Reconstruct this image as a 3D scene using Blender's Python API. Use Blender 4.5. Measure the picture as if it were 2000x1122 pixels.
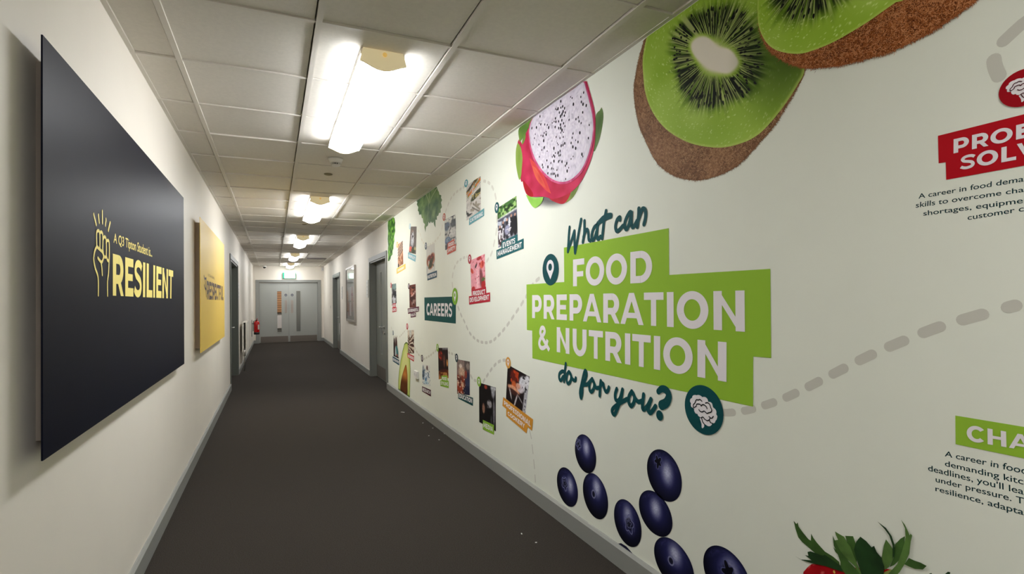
import bpy, bmesh, math, random
import numpy as np
from mathutils import Matrix, Vector
from mathutils.geometry import tessellate_polygon

# ---------------------------------------------------------------- camera, world, exposure
SC = bpy.context.scene
COL = SC.collection
for o in list(bpy.data.objects):
    bpy.data.objects.remove(o)
EYE = 1.2775
YAW, PITCH, ROLL = 0.4223, 0.0154, 0.0139
right = Vector((math.cos(YAW), -math.sin(YAW), 0))
fw0 = Vector((math.sin(YAW), math.cos(YAW), 0))
up0 = Vector((0, 0, 1))
fw = fw0 * math.cos(PITCH) + up0 * math.sin(PITCH)
up1 = up0 * math.cos(PITCH) - fw0 * math.sin(PITCH)
cr = right * math.cos(ROLL) - up1 * math.sin(ROLL)
cu = right * math.sin(ROLL) + up1 * math.cos(ROLL)
cd = bpy.data.cameras.new('camera')
cam = bpy.data.objects.new('camera', cd)
COL.objects.link(cam)
cam.matrix_world = Matrix(((cr.x, cu.x, -fw.x, 0), (cr.y, cu.y, -fw.y, 0), (cr.z, cu.z, -fw.z, EYE), (0, 0, 0, 1)))
cd.sensor_fit = 'HORIZONTAL'
cd.sensor_width = 36
cd.lens = 36 * 1035.81 / 2000
cd.shift_y = 7.43 / 2000
cd.clip_start = 0.02
SC.camera = cam
W = bpy.data.worlds.new('world')
SC.world = W
W.use_nodes = True
W.node_tree.nodes['Background'].inputs[0].default_value = (0.9, 0.93, 1.0, 1)
W.node_tree.nodes['Background'].inputs[1].default_value = 0.02
SC.view_settings.view_transform = 'Standard'
SC.view_settings.look = 'None'
SC.view_settings.gamma = 1
SC.view_settings.exposure = 0.0
LAMP = 35.0             # luminaire diffuser emission

XL, XR = -0.5866, 1.496          # corridor walls
YB, YE = -3.2, 18.35             # behind the camera, end wall
HC = 2.4181                      # ceiling
rnd = random.Random(7)
nrng = np.random.default_rng(5)

# ---------------------------------------------------------------- materials
def lin(c):
    c = np.asarray(c, float) / 255.0
    return np.where(c <= 0.04045, c / 12.92, ((c + 0.055) / 1.055) ** 2.4)
def rgba(c):
    l = lin(c)
    return (float(l[0]), float(l[1]), float(l[2]), 1)
MATS = {}
def mat(name, col, rough=0.5, metal=0.0, spec=0.5, noise=0.0, nscale=30, bump=0.0, bscale=200, emis=0.0):
    if name in MATS:
        return MATS[name]
    m = bpy.data.materials.new(name)
    m.use_nodes = True
    nt = m.node_tree
    b = nt.nodes['Principled BSDF']
    b.inputs['Base Color'].default_value = rgba(col)
    b.inputs['Roughness'].default_value = rough
    b.inputs['Metallic'].default_value = metal
    b.inputs['Specular IOR Level'].default_value = spec
    tc = nt.nodes.new('ShaderNodeTexCoord')
    if noise > 0:
        n = nt.nodes.new('ShaderNodeTexNoise')
        n.inputs['Scale'].default_value = nscale
        n.inputs['Detail'].default_value = 5
        nt.links.new(tc.outputs['Object'], n.inputs['Vector'])
        r = nt.nodes.new('ShaderNodeValToRGB')
        l = lin(col)
        r.color_ramp.elements[0].position = 0.3
        r.color_ramp.elements[1].position = 0.7
        r.color_ramp.elements[0].color = tuple(float(x * (1 - noise)) for x in l) + (1,)
        r.color_ramp.elements[1].color = tuple(float(min(1, x * (1 + noise))) for x in l) + (1,)
        nt.links.new(n.outputs['Fac'], r.inputs['Fac'])
        nt.links.new(r.outputs['Color'], b.inputs['Base Color'])
    if bump > 0:
        n2 = nt.nodes.new('ShaderNodeTexNoise')
        n2.inputs['Scale'].default_value = bscale
        n2.inputs['Detail'].default_value = 3
        nt.links.new(tc.outputs['Object'], n2.inputs['Vector'])
        bp = nt.nodes.new('ShaderNodeBump')
        bp.inputs['Strength'].default_value = bump
        bp.inputs['Distance'].default_value = 0.002
        nt.links.new(n2.outputs['Fac'], bp.inputs['Height'])
        nt.links.new(bp.outputs['Normal'], b.inputs['Normal'])
    if emis > 0:
        b.inputs['Emission Color'].default_value = rgba(col)
        b.inputs['Emission Strength'].default_value = emis
    MATS[name] = m
    return m

PAINT = mat('cream_paint', (230, 223, 211), 0.5, spec=0.2, noise=0.015, nscale=3, bump=0.12, bscale=160)
VINYL = mat('mural_vinyl', (228, 230, 217), 0.55, spec=0.2, noise=0.012, nscale=4, bump=0.05, bscale=250)
TILE = mat('ceiling_tile', (226, 220, 210), 0.85, spec=0.15, noise=0.03, nscale=60, bump=0.3, bscale=350)
GRID = mat('ceiling_grid_metal', (222, 216, 206), 0.5, spec=0.4)
CARPET = mat('carpet', (56, 51, 46), 0.95, spec=0.1, noise=0.55, nscale=260, bump=1.0, bscale=420)
GREY = mat('grey_gloss_paint', (142, 143, 138), 0.38, spec=0.5)
DOORGREY = mat('grey_door_laminate', (158, 160, 154), 0.45, spec=0.4)
GREY_SHADED = mat('shaded_grey_paint', (98, 102, 94), 0.4, spec=0.5)  # door grey darkened in colour for the shade of the left recess
STEEL = mat('brushed_steel', (190, 188, 182), 0.3, metal=1.0)
KICK = mat('kick_plate_steel', (120, 112, 104), 0.5, metal=0.6)
WHITE = mat('white_plastic', (228, 226, 220), 0.4)
BLACK = mat('black_plastic', (22, 22, 22), 0.4)
BACKING = mat('batten_grey', (196, 184, 172), 0.6)

def ink_mat():
    m = bpy.data.materials.new('printed_ink')
    m.use_nodes = True
    nt = m.node_tree
    a = nt.nodes.new('ShaderNodeAttribute')
    a.attribute_name = 'ink'
    b = nt.nodes['Principled BSDF']
    b.inputs['Roughness'].default_value = 0.55
    b.inputs['Specular IOR Level'].default_value = 0.1
    nt.links.new(a.outputs['Color'], b.inputs['Base Color'])
    nt.links.new(a.outputs['Alpha'], b.inputs['Alpha'])
    return m
INK = ink_mat()
INKS = {}
def ink(c):
    k = 'ink_%d_%d_%d' % tuple(c)
    return mat(k, c, 0.55, spec=0.1)

# ---------------------------------------------------------------- object helpers
def link(o, parent=None):
    COL.objects.link(o)
    if parent is not None:
        o.parent = parent
        o.matrix_parent_inverse = Matrix.Translation(-Vector(parent.location))
    return o
def tag(o, label=None, cat=None, group=None, kind=None):
    if label: o['label'] = label
    if cat: o['category'] = cat
    if group: o['group'] = group
    if kind: o['kind'] = kind
    return o
def empty(name, loc, label=None, cat=None, group=None, kind=None):
    o = bpy.data.objects.new(name, None)
    o.empty_display_size = 0.05
    o.location = loc
    COL.objects.link(o)
    return tag(o, label, cat, group, kind)
class MB:
    """collects shapes, then links them as ONE mesh object"""
    def __init__(self):
        self.bm = bmesh.new()
    def box(self, x0, x1, y0, y1, z0, z1, bev=0.0):
        r = bmesh.ops.create_cube(self.bm, size=1)
        for v in r['verts']:
            v.co = Vector(((x0 + x1) / 2 + v.co.x * (x1 - x0), (y0 + y1) / 2 + v.co.y * (y1 - y0), (z0 + z1) / 2 + v.co.z * (z1 - z0)))
        if bev:
            es = {e for v in r['verts'] for e in v.link_edges}
            bmesh.ops.bevel(self.bm, geom=list(es), offset=bev, segments=2, affect='EDGES')
        return self
    def prism(self, poly, axis, a0, a1):
        """poly in the two other axes, extruded along axis from a0 to a1"""
        def P(p, a):
            q = [p[0], p[1]]
            q.insert(axis, a)
            return Vector(q)
        v0 = [self.bm.verts.new(P(p, a0)) for p in poly]
        v1 = [self.bm.verts.new(P(p, a1)) for p in poly]
        n = len(poly)
        for i in range(n):
            self.bm.faces.new((v0[i], v0[(i + 1) % n], v1[(i + 1) % n], v1[i]))
        self.bm.faces.new(v0[::-1])
        self.bm.faces.new(v1)
        return self
    def lathe(self, prof, c, axis=2, seg=28):
        """prof: (radius, height) pairs"""
        rings = []
        for r, h in prof:
            ring = []
            for k in range(seg):
                a = 2 * math.pi * k / seg
                p = [r * math.cos(a), r * math.sin(a)]
                p.insert(axis, h)
                ring.append(self.bm.verts.new(Vector(c) + Vector(p)))
            rings.append(ring)
        for A, B in zip(rings, rings[1:]):
            for k in range(seg):
                f = self.bm.faces.new((A[k], A[(k + 1) % seg], B[(k + 1) % seg], B[k]))
                f.smooth = True
        for R in (rings[0], rings[-1]):
            self.bm.faces.new(R)
        return self
    def tube(self, pts, r, seg=10):
        pts = [Vector(p) for p in pts]
        rings = []
        for i, p in enumerate(pts):
            d = (pts[min(i + 1, len(pts) - 1)] - pts[max(i - 1, 0)]).normalized()
            a = d.orthogonal().normalized()
            if rings:
                a = (prev - d * prev.dot(d)).normalized()
            prev = a
            b = d.cross(a)
            rr = r[i] if isinstance(r, (list, tuple)) else r
            rings.append([self.bm.verts.new(p + (a * math.cos(2 * math.pi * k / seg) + b * math.sin(2 * math.pi * k / seg)) * rr) for k in range(seg)])
        for A, B in zip(rings, rings[1:]):
            for k in range(seg):
                self.bm.faces.new((A[k], A[(k + 1) % seg], B[(k + 1) % seg], B[k])).smooth = True
        self.bm.faces.new(rings[0][::-1])
        self.bm.faces.new(rings[-1])
        return self
    def build(self, name, m, parent=None):
        bmesh.ops.recalc_face_normals(self.bm, faces=self.bm.faces)
        me = bpy.data.meshes.new(name)
        self.bm.to_mesh(me)
        self.bm.free()
        for x in (m if isinstance(m, (list, tuple)) else [m]):
            me.materials.append(x)
        return link(bpy.data.objects.new(name, me), parent)

def spline(pts, n=8, closed=False):
    P = [np.array(p, float) for p in pts]
    out = []
    N = len(P)
    rng = range(N if closed else N - 1)
    for i in rng:
        if closed:
            a, b, c, d = P[i - 1], P[i], P[(i + 1) % N], P[(i + 2) % N]
        else:
            a, b, c, d = P[max(i - 1, 0)], P[i], P[i + 1], P[min(i + 2, N - 1)]
        for k in range(n):
            t = k / n
            out.append(tuple(0.5 * ((2 * b) + (c - a) * t + (2 * a - 5 * b + 4 * c - d) * t * t + (3 * b - a - 3 * c + d) * t ** 3)))
    if not closed:
        out.append(tuple(P[-1]))
    return out

# surfaces that printed graphics sit on: a point (y, z) and a film level above the surface
STEP = 0.0007
def RW(p, lev=1):
    return (XR - STEP * lev, p[0], p[1])
POSTER = XL + 0.05
def LW(p, lev=1):
    return (POSTER + STEP * lev, p[0], p[1])

def polys(name, plist, m, parent=None, S=RW, lev=1):
    """flat printed shapes (each a list of (y,z)) as one mesh"""
    V, Fc = [], []
    for i, pl in enumerate(plist):
        b = len(V)
        V += [S(p, lev + 0.018 * (i % 47)) for p in pl]     # overlapping strokes lie in hair-thin layers
        if len(pl) <= 4 and len(pl) == 3:
            Fc.append((b, b + 1, b + 2))
        else:
            for t in tessellate_polygon([[Vector((p[0], p[1], 0)) for p in pl]]):
                Fc.append(tuple(b + i for i in t))
    me = bpy.data.meshes.new(name)
    me.from_pydata(V, [], Fc)
    me.materials.append(m)
    return link(bpy.data.objects.new(name, me), parent)

def strip(pts, w):
    """polyline of (y,z) to quads of width w (number or list), round ends"""
    P = [np.array(p, float) for p in pts]
    n = len(P)
    ws = [w] * n if not isinstance(w, (list, tuple)) else list(np.interp(np.linspace(0, 1, n), np.linspace(0, 1, len(w)), w))
    L, R = [], []
    for i in range(n):
        d = P[min(i + 1, n - 1)] - P[max(i - 1, 0)]
        d = d / (np.linalg.norm(d) + 1e-9)
        nn = np.array((-d[1], d[0])) * ws[i] / 2
        L.append(P[i] + nn)
        R.append(P[i] - nn)
    out = [[tuple(L[i]), tuple(L[i + 1]), tuple(R[i + 1]), tuple(R[i])] for i in range(n - 1)]
    return out
def disc(c, r, rz=None, n=32):
    rz = rz or r
    return [(c[0] + r * math.cos(2 * math.pi * k / n), c[1] + rz * math.sin(2 * math.pi * k / n)) for k in range(n)]
def stroke(pts, w, smooth=True):
    p = spline(pts, 6) if smooth else pts
    ws = w if not isinstance(w, (list, tuple)) else w
    out = strip(p, ws)
    a = ws[0] if isinstance(ws, (list, tuple)) else ws
    b = ws[-1] if isinstance(ws, (list, tuple)) else ws
    out.append(disc(p[0], a / 2, n=14))
    out.append(disc(p[-1], b / 2, n=14))
    return out

# ---------------------------------------------------------------- bold capitals (unit cap height)
T_, H_ = 0.268, 0.222
def ring(cx, cy, rx, ry, a0=0, a1=360, t=T_, h=H_, n=32):
    out = []
    for k in range(n):
        q = []
        for a, s in ((k, 1), (k + 1, 1), (k + 1, 0), (k, 0)):
            th = math.radians(a0 + (a1 - a0) * a / n)
            q.append((cx + (rx if s else rx - t) * math.cos(th), cy + (ry if s else ry - h) * math.sin(th)))
        out.append(q)
    return out
def rc(x0, x1, y0, y1):
    return [(x0, y0), (x1, y0), (x1, y1), (x0, y1)]
def bowl(x0, x1, y0, y1):
    ry = (y1 - y0) / 2
    rx = min(x1 - x0, ry * 1.08)
    xc = x1 - rx
    return [rc(x0, xc, y0, y0 + H_), rc(x0, xc, y1 - H_, y1)] + ring(xc, (y0 + y1) / 2, rx, ry, -90, 90, n=18)
SB = 0.117
ST = rc(SB, SB + T_, 0, 1)
def mir(q, w):
    return [(w - x, y) for x, y in q]
def glyphs():
    G = {}
    a = [(0.0, 0), (.235, 0), (.685, 1), (.445, 1)]
    G['A'] = (1.13, [a, mir(a, 1.13), rc(.25, .88, .2, .37)])
    G['B'] = (1.09, [ST] + bowl(SB + T_ - .02, .97, .44, 1) + bowl(SB + T_ - .02, 1.03, 0, .60))
    G['C'] = (1.05, ring(.585, .5, .53, .515, 42, 318))
    G['D'] = (1.196, [ST] + bowl(SB + T_ - .02, 1.13, 0, 1))
    G['E'] = (.971, [ST, rc(.3, .90, 0, H_), rc(.3, .83, .41, .59), rc(.3, .89, 1 - H_, 1)])
    G['F'] = (.924, [ST, rc(.3, .81, .35, .54), rc(.3, .88, 1 - H_, 1)])
    G['G'] = (1.12, ring(.585, .5, .53, .515, 42, 320) + [rc(.80, 1.01, .10, .52)])
    G['H'] = (1.18, [ST, rc(1.18 - SB - T_, 1.18 - SB, 0, 1), rc(.3, .9, .40, .59)])
    G['I'] = (.46, [ST])
    G['K'] = (1.07, [ST, [(.28, .26), (.28, .52), (.79, 1), (1.05, 1)], [(.46, .50), (.62, .66), (1.09, 0), (.82, 0)]])
    G['L'] = (.889, [ST, rc(.3, .86, 0, H_)])
    v = [(SB, 1), (.31, 1), (.78, .22), (.61, .22)]
    G['M'] = (1.393, [ST, rc(1.393 - SB - T_, 1.393 - SB, 0, 1), v, mir(v, 1.393)])
    G['N'] = (1.18, [ST, rc(1.18 - SB - T_, 1.18 - SB, 0, 1), [(SB, 1), (SB + .19, 1), (1.18 - SB, 0), (1.18 - SB - .19, 0)]])
    G['O'] = (1.23, ring(.615, .5, .565, .515, n=44))
    G['P'] = (1.044, [ST] + bowl(SB + T_ - .02, .99, .27, 1))
    G['R'] = (1.056, [ST] + bowl(SB + T_ - .02, .99, .29, 1) + [[(.49, .35), (.72, .40), (1.01, 0), (.76, 0)]])
    G['S'] = (.91, strip(spline([(.84, .80), (.68, .895), (.45, .92), (.25, .865), (.17, .735), (.26, .60), (.46, .53), (.67, .445), (.755, .285), (.66, .14), (.45, .085), (.24, .115), (.07, .215)], 5), .2))
    G['T'] = (.893, [rc(.02, .873, 1 - H_, 1), rc(.335, .56, 0, 1)])
    G['U'] = (1.16, [rc(SB, SB + T_, .45, 1), rc(1.16 - SB - T_, 1.16 - SB, .45, 1)] + ring(.58, .46, .463, .475, 180, 360, n=22))
    w = [(0, 1), (.24, 1), (.66, 0), (.44, 0)]
    G['V'] = (1.10, [w, mir(w, 1.10)])
    y = [(0, 1), (.25, 1), (.62, .38), (.40, .38)]
    G['Y'] = (1.01, [y, mir(y, 1.01), rc(.392, .618, 0, .45)])
    G['&'] = (1.03, strip(spline([(.97, .02), (.30, .60), (.23, .77), (.33, .90), (.49, .91), (.585, .79), (.50, .655), (.25, .47), (.125, .27), (.22, .11), (.43, .075), (.68, .18), (.83, .44)], 5), .18))
    G[' '] = (.37, [])
    return G
GL = glyphs()
def bold_polys(text, quad, prefix=None, track=0.0):
    """capitals set into quad (TL, TR, BR, BL) of (y,z); quad bounds the ink of prefix (default: all)"""
    TL, TR, BR, BL = [np.array(p, float) for p in quad]
    out, x = [], 0.0
    def ext(s):
        x = 0; lo, hi = 1e9, -1e9
        for ch in s:
            adv, g = GL[ch]
            for q in g:
                lo = min(lo, x + min(p[0] for p in q)); hi = max(hi, x + max(p[0] for p in q))
            x += adv + track
        return lo, hi
    lo, hi = ext(prefix or text)
    for ch in text:
        adv, g = GL[ch]
        for q in g:
            r = []
            for gx, gy in q:
                u = (x + gx - lo) / (hi - lo)
                r.append(tuple((BL + (BR - BL) * u) * (1 - gy) + (TL + (TR - TL) * u) * gy))
            out.append(r)
        x += adv + track
    return out
def inset(quad, mx, my):
    TL, TR, BR, BL = [np.array(p, float) for p in quad]
    B = lambda u, v: tuple((TL * (1 - u) + TR * u) * (1 - v) + (BL * (1 - u) + BR * u) * v)
    return [B(mx, my), B(1 - mx, my), B(1 - mx, 1 - my), B(mx, 1 - my)]
# regular text: the built-in font curve, converted to flat mesh
def font_mesh(text, weight):
    c = bpy.data.curves.new('tmp', 'FONT')
    c.body = text
    c.size = 1
    c.offset = weight
    c.resolution_u = 4
    o = bpy.data.objects.new('tmp', c)
    COL.objects.link(o)
    bpy.context.view_layer.update()
    me = bpy.data.meshes.new_from_object(o.evaluated_get(bpy.context.evaluated_depsgraph_get()))
    bpy.data.objects.remove(o)
    n = len(me.vertices)
    co = np.zeros(n * 3)
    me.vertices.foreach_get('co', co)
    faces = [tuple(p.vertices) for p in me.polygons]
    bpy.data.meshes.remove(me)
    return co.reshape(-1, 3)[:, :2], faces
CAPH = font_mesh('H', 0)[0][:, 1].max()
def text_lines(name, lines, m, parent=None, S=RW, lev=1, weight=0.008):
    """lines: (text, prefix, quad) with quad bounding cap height x prefix width"""
    V, Fc = [], []
    for text, prefix, quad in lines:
        TL, TR, BR, BL = [np.array(p, float) for p in quad]
        co, fc = font_mesh(text, weight)
        pc = font_mesh(prefix, weight)[0] if prefix != text else co
        lo, hi = pc[:, 0].min(), pc[:, 0].max()
        b = len(V)
        for x, y in co:
            u, v = (x - lo) / (hi - lo), y / CAPH
            p = (BL + (BR - BL) * u) * (1 - v) + (TL + (TR - TL) * u) * v
            V.append(S(tuple(p), lev))
        Fc += [tuple(b + i for i in f) for f in fc]
    me = bpy.data.meshes.new(name)
    me.from_pydata(V, [], Fc)
    me.materials.append(m)
    return link(bpy.data.objects.new(name, me), parent)

# ---------------------------------------------------------------- printed pictures
def hash2(ix, iy, seed):
    h = np.sin(ix * 127.1 + iy * 311.7 + seed * 74.7) * 43758.5453
    return h - np.floor(h)
def vnoise(x, y, seed=0):
    x = np.asarray(x, float); y = np.asarray(y, float)
    ix, iy = np.floor(x), np.floor(y)
    fx, fy = x - ix, y - iy
    fx = fx * fx * (3 - 2 * fx); fy = fy * fy * (3 - 2 * fy)
    a, b = hash2(ix, iy, seed), hash2(ix + 1, iy, seed)
    c, d = hash2(ix, iy + 1, seed), hash2(ix + 1, iy + 1, seed)
    return (a * (1 - fx) + b * fx) * (1 - fy) + (c * (1 - fx) + d * fx) * fy
def sstep(a, b, x):
    t = np.clip((x - a) / (b - a), 0, 1)
    return t * t * (3 - 2 * t)
class Paint:
    """a printed picture: colour as a function of (u right, v down), both 0..1"""
    def __init__(self, u, v, base):
        self.u, self.v = u, v
        self.c = np.ones((len(u), 3)) * np.array(base, float)
    def mix(self, k, col):
        k = np.clip(k, 0, 1)[:, None]
        self.c = self.c * (1 - k) + np.array(col, float) * k
        return self
    def ell(self, cx, cy, rx, ry, col, soft=0.25, rot=0, k=1.0):
        c, s = math.cos(rot), math.sin(rot)
        dx, dy = self.u - cx, self.v - cy
        x, y = (c * dx + s * dy) / rx, (-s * dx + c * dy) / ry
        d = np.sqrt(x * x + y * y)
        return self.mix(k * (1 - sstep(1 - soft, 1 + soft, d)), col)
    def rect(self, x0, y0, x1, y1, col, soft=0.02, shear=0.0, k=1.0):
        v = self.v + shear * (self.u - 0.5)
        a = sstep(x0 - soft, x0 + soft, self.u) * (1 - sstep(x1 - soft, x1 + soft, self.u))
        b = sstep(y0 - soft, y0 + soft, v) * (1 - sstep(y1 - soft, y1 + soft, v))
        return self.mix(a * b * k, col)
    def speck(self, sx, sy, thr, col, seed, x0=0, y0=0, x1=1, y1=1, soft=0.08, shear=0.0):
        v = self.v + shear * (self.u - 0.5)
        n = vnoise(self.u * sx, v * sy, seed)
        m = (self.u >= x0) & (self.u <= x1) & (v >= y0) & (v <= y1)
        return self.mix(sstep(thr, thr + soft, n) * m, col)
    def grain(self, s, amt, seed):
        n = vnoise(self.u * s, self.v * s * 1.6, seed) - 0.5
        self.c = self.c * (1 + amt * n[:, None])
        return self
def ink_mesh(name, V, Fc, C, parent, alpha=None):
    me = bpy.data.meshes.new(name)
    me.from_pydata(V, [], Fc)
    at = me.attributes.new('ink', 'FLOAT_COLOR', 'POINT')
    d = np.ones((len(V), 4), np.float32)
    d[:, :3] = lin(np.clip(C, 0, 255))
    if alpha is not None:
        d[:, 3] = alpha
    at.data.foreach_set('color', d.ravel())
    me.materials.append(INK)
    return link(bpy.data.objects.new(name, me), parent)
def photo(name, quad, fn, parent, lev=1, nu=44, nv=70):
    TL, TR, BR, BL = [np.array(p, float) for p in quad]
    u, v = np.meshgrid(np.linspace(0, 1, nu), np.linspace(0, 1, nv))
    u, v = u.ravel(), v.ravel()
    P = ((TL[None] * (1 - u[:, None]) + TR[None] * u[:, None]) * (1 - v[:, None]) + (BL[None] * (1 - u[:, None]) + BR[None] * u[:, None]) * v[:, None])
    V = [RW(p, lev) for p in P]
    Fc = [(j * nu + i, j * nu + i + 1, (j + 1) * nu + i + 1, (j + 1) * nu + i) for j in range(nv - 1) for i in range(nu - 1)]
    return ink_mesh(name, V, Fc, fn(u, v).c, parent)
def radial(outline, center, th):
    o = np.array(outline, float) - np.array(center)
    a = np.arctan2(o[:, 1], o[:, 0])
    r = np.hypot(o[:, 0], o[:, 1])
    i = np.argsort(a)
    a, r = a[i], r[i]
    return np.interp(th, np.concatenate((a - 2 * np.pi, a, a + 2 * np.pi)), np.tile(r, 3))
def polar(name, outline, center, fn, parent, lev=1, nr=24, na=64, S=RW, zmax=None, alpha=None, smooth=True):
    """disc-like print: fn(y, z, rho, theta) -> colours (n,3)"""
    ol = spline(outline, 8, closed=True) if smooth else outline
    th = np.linspace(-np.pi, np.pi, na, endpoint=False)
    R = radial(ol, center, th)
    rho = np.concatenate(([0.0], np.repeat(np.linspace(1 / nr, 1, nr), na)))
    tt = np.concatenate(([0.0], np.tile(th, nr)))
    rr = np.concatenate(([0.0], np.tile(R, nr))) * rho
    y, z = center[0] + rr * np.cos(tt), center[1] + rr * np.sin(tt)
    if zmax is not None:
        z = np.minimum(z, zmax)
    C = fn(y, z, rho, tt)
    V = [S((a, b), lev) for a, b in zip(y, z)]
    Fc = [(0, 1 + k, 1 + (k + 1) % na) for k in range(na)]
    for j in range(nr - 1):
        for k in range(na):
            a, b = 1 + j * na + k, 1 + j * na + (k + 1) % na
            Fc.append((a, a + na, b + na, b))
    return ink_mesh(name, V, Fc, C, parent, None if alpha is None else alpha(rho, tt))
def blob(name, outline, fn, parent, lev=1, h=0.03):
    bm = bmesh.new()
    vs = [bm.verts.new((p[0], p[1], 0)) for p in outline]
    for t_ in tessellate_polygon([[Vector((p[0], p[1], 0)) for p in outline]]):
        try:
            bm.faces.new([vs[i] for i in t_])
        except ValueError:
            pass
    for k in range(5):
        es = [e for e in bm.edges if e.calc_length() > h]
        if not es:
            break
        bmesh.ops.subdivide_edges(bm, edges=es, cuts=1)
        bmesh.ops.triangulate(bm, faces=[f for f in bm.faces if len(f.verts) > 3])
    bm.verts.index_update()
    P = np.array([(v.co.x, v.co.y) for v in bm.verts])
    Fc = [tuple(v.index for v in f.verts) for f in bm.faces]
    bm.free()
    return ink_mesh(name, [RW(p, lev) for p in P], Fc, fn(P[:, 0], P[:, 1]), parent)
def mixc(a, b, k):
    k = np.clip(k, 0, 1)[:, None]
    return np.asarray(a, float) * (1 - k) + np.asarray(b, float) * k

# ================================================================ THE SETTING
def wall_pieces(mb, x0, x1, ops):
    """boxes of a side wall around door openings ops = (y0, y1, ztop)"""
    y = YB
    for a, b, h in ops:
        mb.box(x0, x1, y, a, 0, HC)
        mb.box(x0, x1, a, b, h, HC)
        y = b
    mb.box(x0, x1, y, YE, 0, HC)
D1 = (7.79, 9.2, 1.93)        # right-hand doors, near and far
D2 = (13.76, 15.3, 1.93)
DL = (8.83, 10.55, 1.93)      # left-hand door
mb = MB(); wall_pieces(mb, XL - 0.2, XL, [DL])
tag(mb.build('wall_left', PAINT), kind='structure')
mb = MB(); wall_pieces(mb, XR, XR + 0.2, [D1, D2])
tag(mb.build('wall_right', PAINT), kind='structure')
mb = MB(); mb.box(XL - 0.2, XR + 0.2, YB - 0.2, YB, 0, HC)
tag(mb.build('wall_back', PAINT), kind='structure')
EX0, EX1, EZ = -0.518, 1.409, 1.985   # end door frame
mb = MB()
mb.box(XL - 0.2, EX0 + 0.05, YE, YE + 0.16, 0, HC).box(EX1 - 0.05, XR + 0.2, YE, YE + 0.16, 0, HC).box(EX0 + 0.05, EX1 - 0.05, YE, YE + 0.16, EZ - 0.05, HC)
tag(mb.build('wall_end', PAINT), kind='structure')
mb = MB(); mb.box(XL - 0.25, XR + 0.25, YB - 0.2, 21.2, -0.1, 0)
tag(mb.build('floor', CARPET), kind='structure')
# ceiling: lay-in tiles, each sitting a little high in the grid
BX = [-0.3955, 0.176, 0.7486, 1.317]
RY = [2.2752 + 0.6 * n for n in range(-10, 27)]
RY = [y for y in RY if YB < y < YE - 0.05]
bxs = [XL] + BX + [XR]
rys = [YB] + RY + [YE]
mb = MB()
r2 = random.Random(3)
for i in range(5):
    for j in range(len(rys) - 1):
        dz = r2.uniform(0.001, 0.008)
        mb.box(bxs[i] + (0.012 if i else 0), bxs[i + 1] - (0.018 if i < 4 else 0), rys[j] + 0.008, rys[j + 1] - 0.012, HC + dz, HC + 0.04)
mb.box(XL - 0.2, XR + 0.2, YB, YE + 0.16, HC + 0.04, HC + 0.1)
tag(mb.build('ceiling', TILE), kind='structure')
mb = MB()
for x in BX:
    mb.box(x - 0.012, x + 0.012, YB, YE, HC - 0.004, HC + 0.012)
for y in RY:
    for i in range(5):
        mb.box(bxs[i] + 0.012 * (i > 0), bxs[i + 1] - 0.012 * (i < 4), y - 0.009, y + 0.009, HC - 0.002, HC + 0.012)
tag(mb.build('trim_1', GRID), kind='structure')
mb = MB()
mb.box(XL, XL + 0.02, YB, YE, HC - 0.001, HC + 0.012).box(XR - 0.02, XR, YB, YE, HC - 0.001, HC + 0.012).box(XL + 0.02, XR - 0.02, YE - 0.02, YE, HC - 0.001, HC + 0.012)
tag(mb.build('trim_2', GRID), kind='structure')
# skirtings with a sloped top edge
def skirt(name, x, sgn, runs):
    mb = MB()
    for a, b in runs:
        mb.prism([(x, 0), (x + sgn * 0.018, 0), (x + sgn * 0.018, 0.088), (x + sgn * 0.008, 0.1), (x, 0.1)], 1, a, b)
    tag(mb.build(name, GREY), kind='structure')
skirt('baseboard_left', XL, 1, [(YB, DL[0] - 0.08), (DL[1] + 0.08, YE)])
skirt('baseboard_right', XR, -1, [(YB, D1[0] - 0.08), (D1[1] + 0.08, D2[0] - 0.08), (D2[1] + 0.08, YE)])
mb = MB()
mb.box(XL + 0.018, EX0, YE - 0.018, YE, 0, 0.1).box(EX1, XR - 0.018, YE - 0.018, YE, 0, 0.1)
tag(mb.build('baseboard_end', GREY), kind='structure')
# the printed wall covering
me = MB(); me.box(XR - 0.0004, XR + 0.001, YB + 0.02, D1[0] - 0.08, 0.1, HC - 0.001)
tag(me.build('wall_mural', VINYL), kind='structure')

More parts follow.
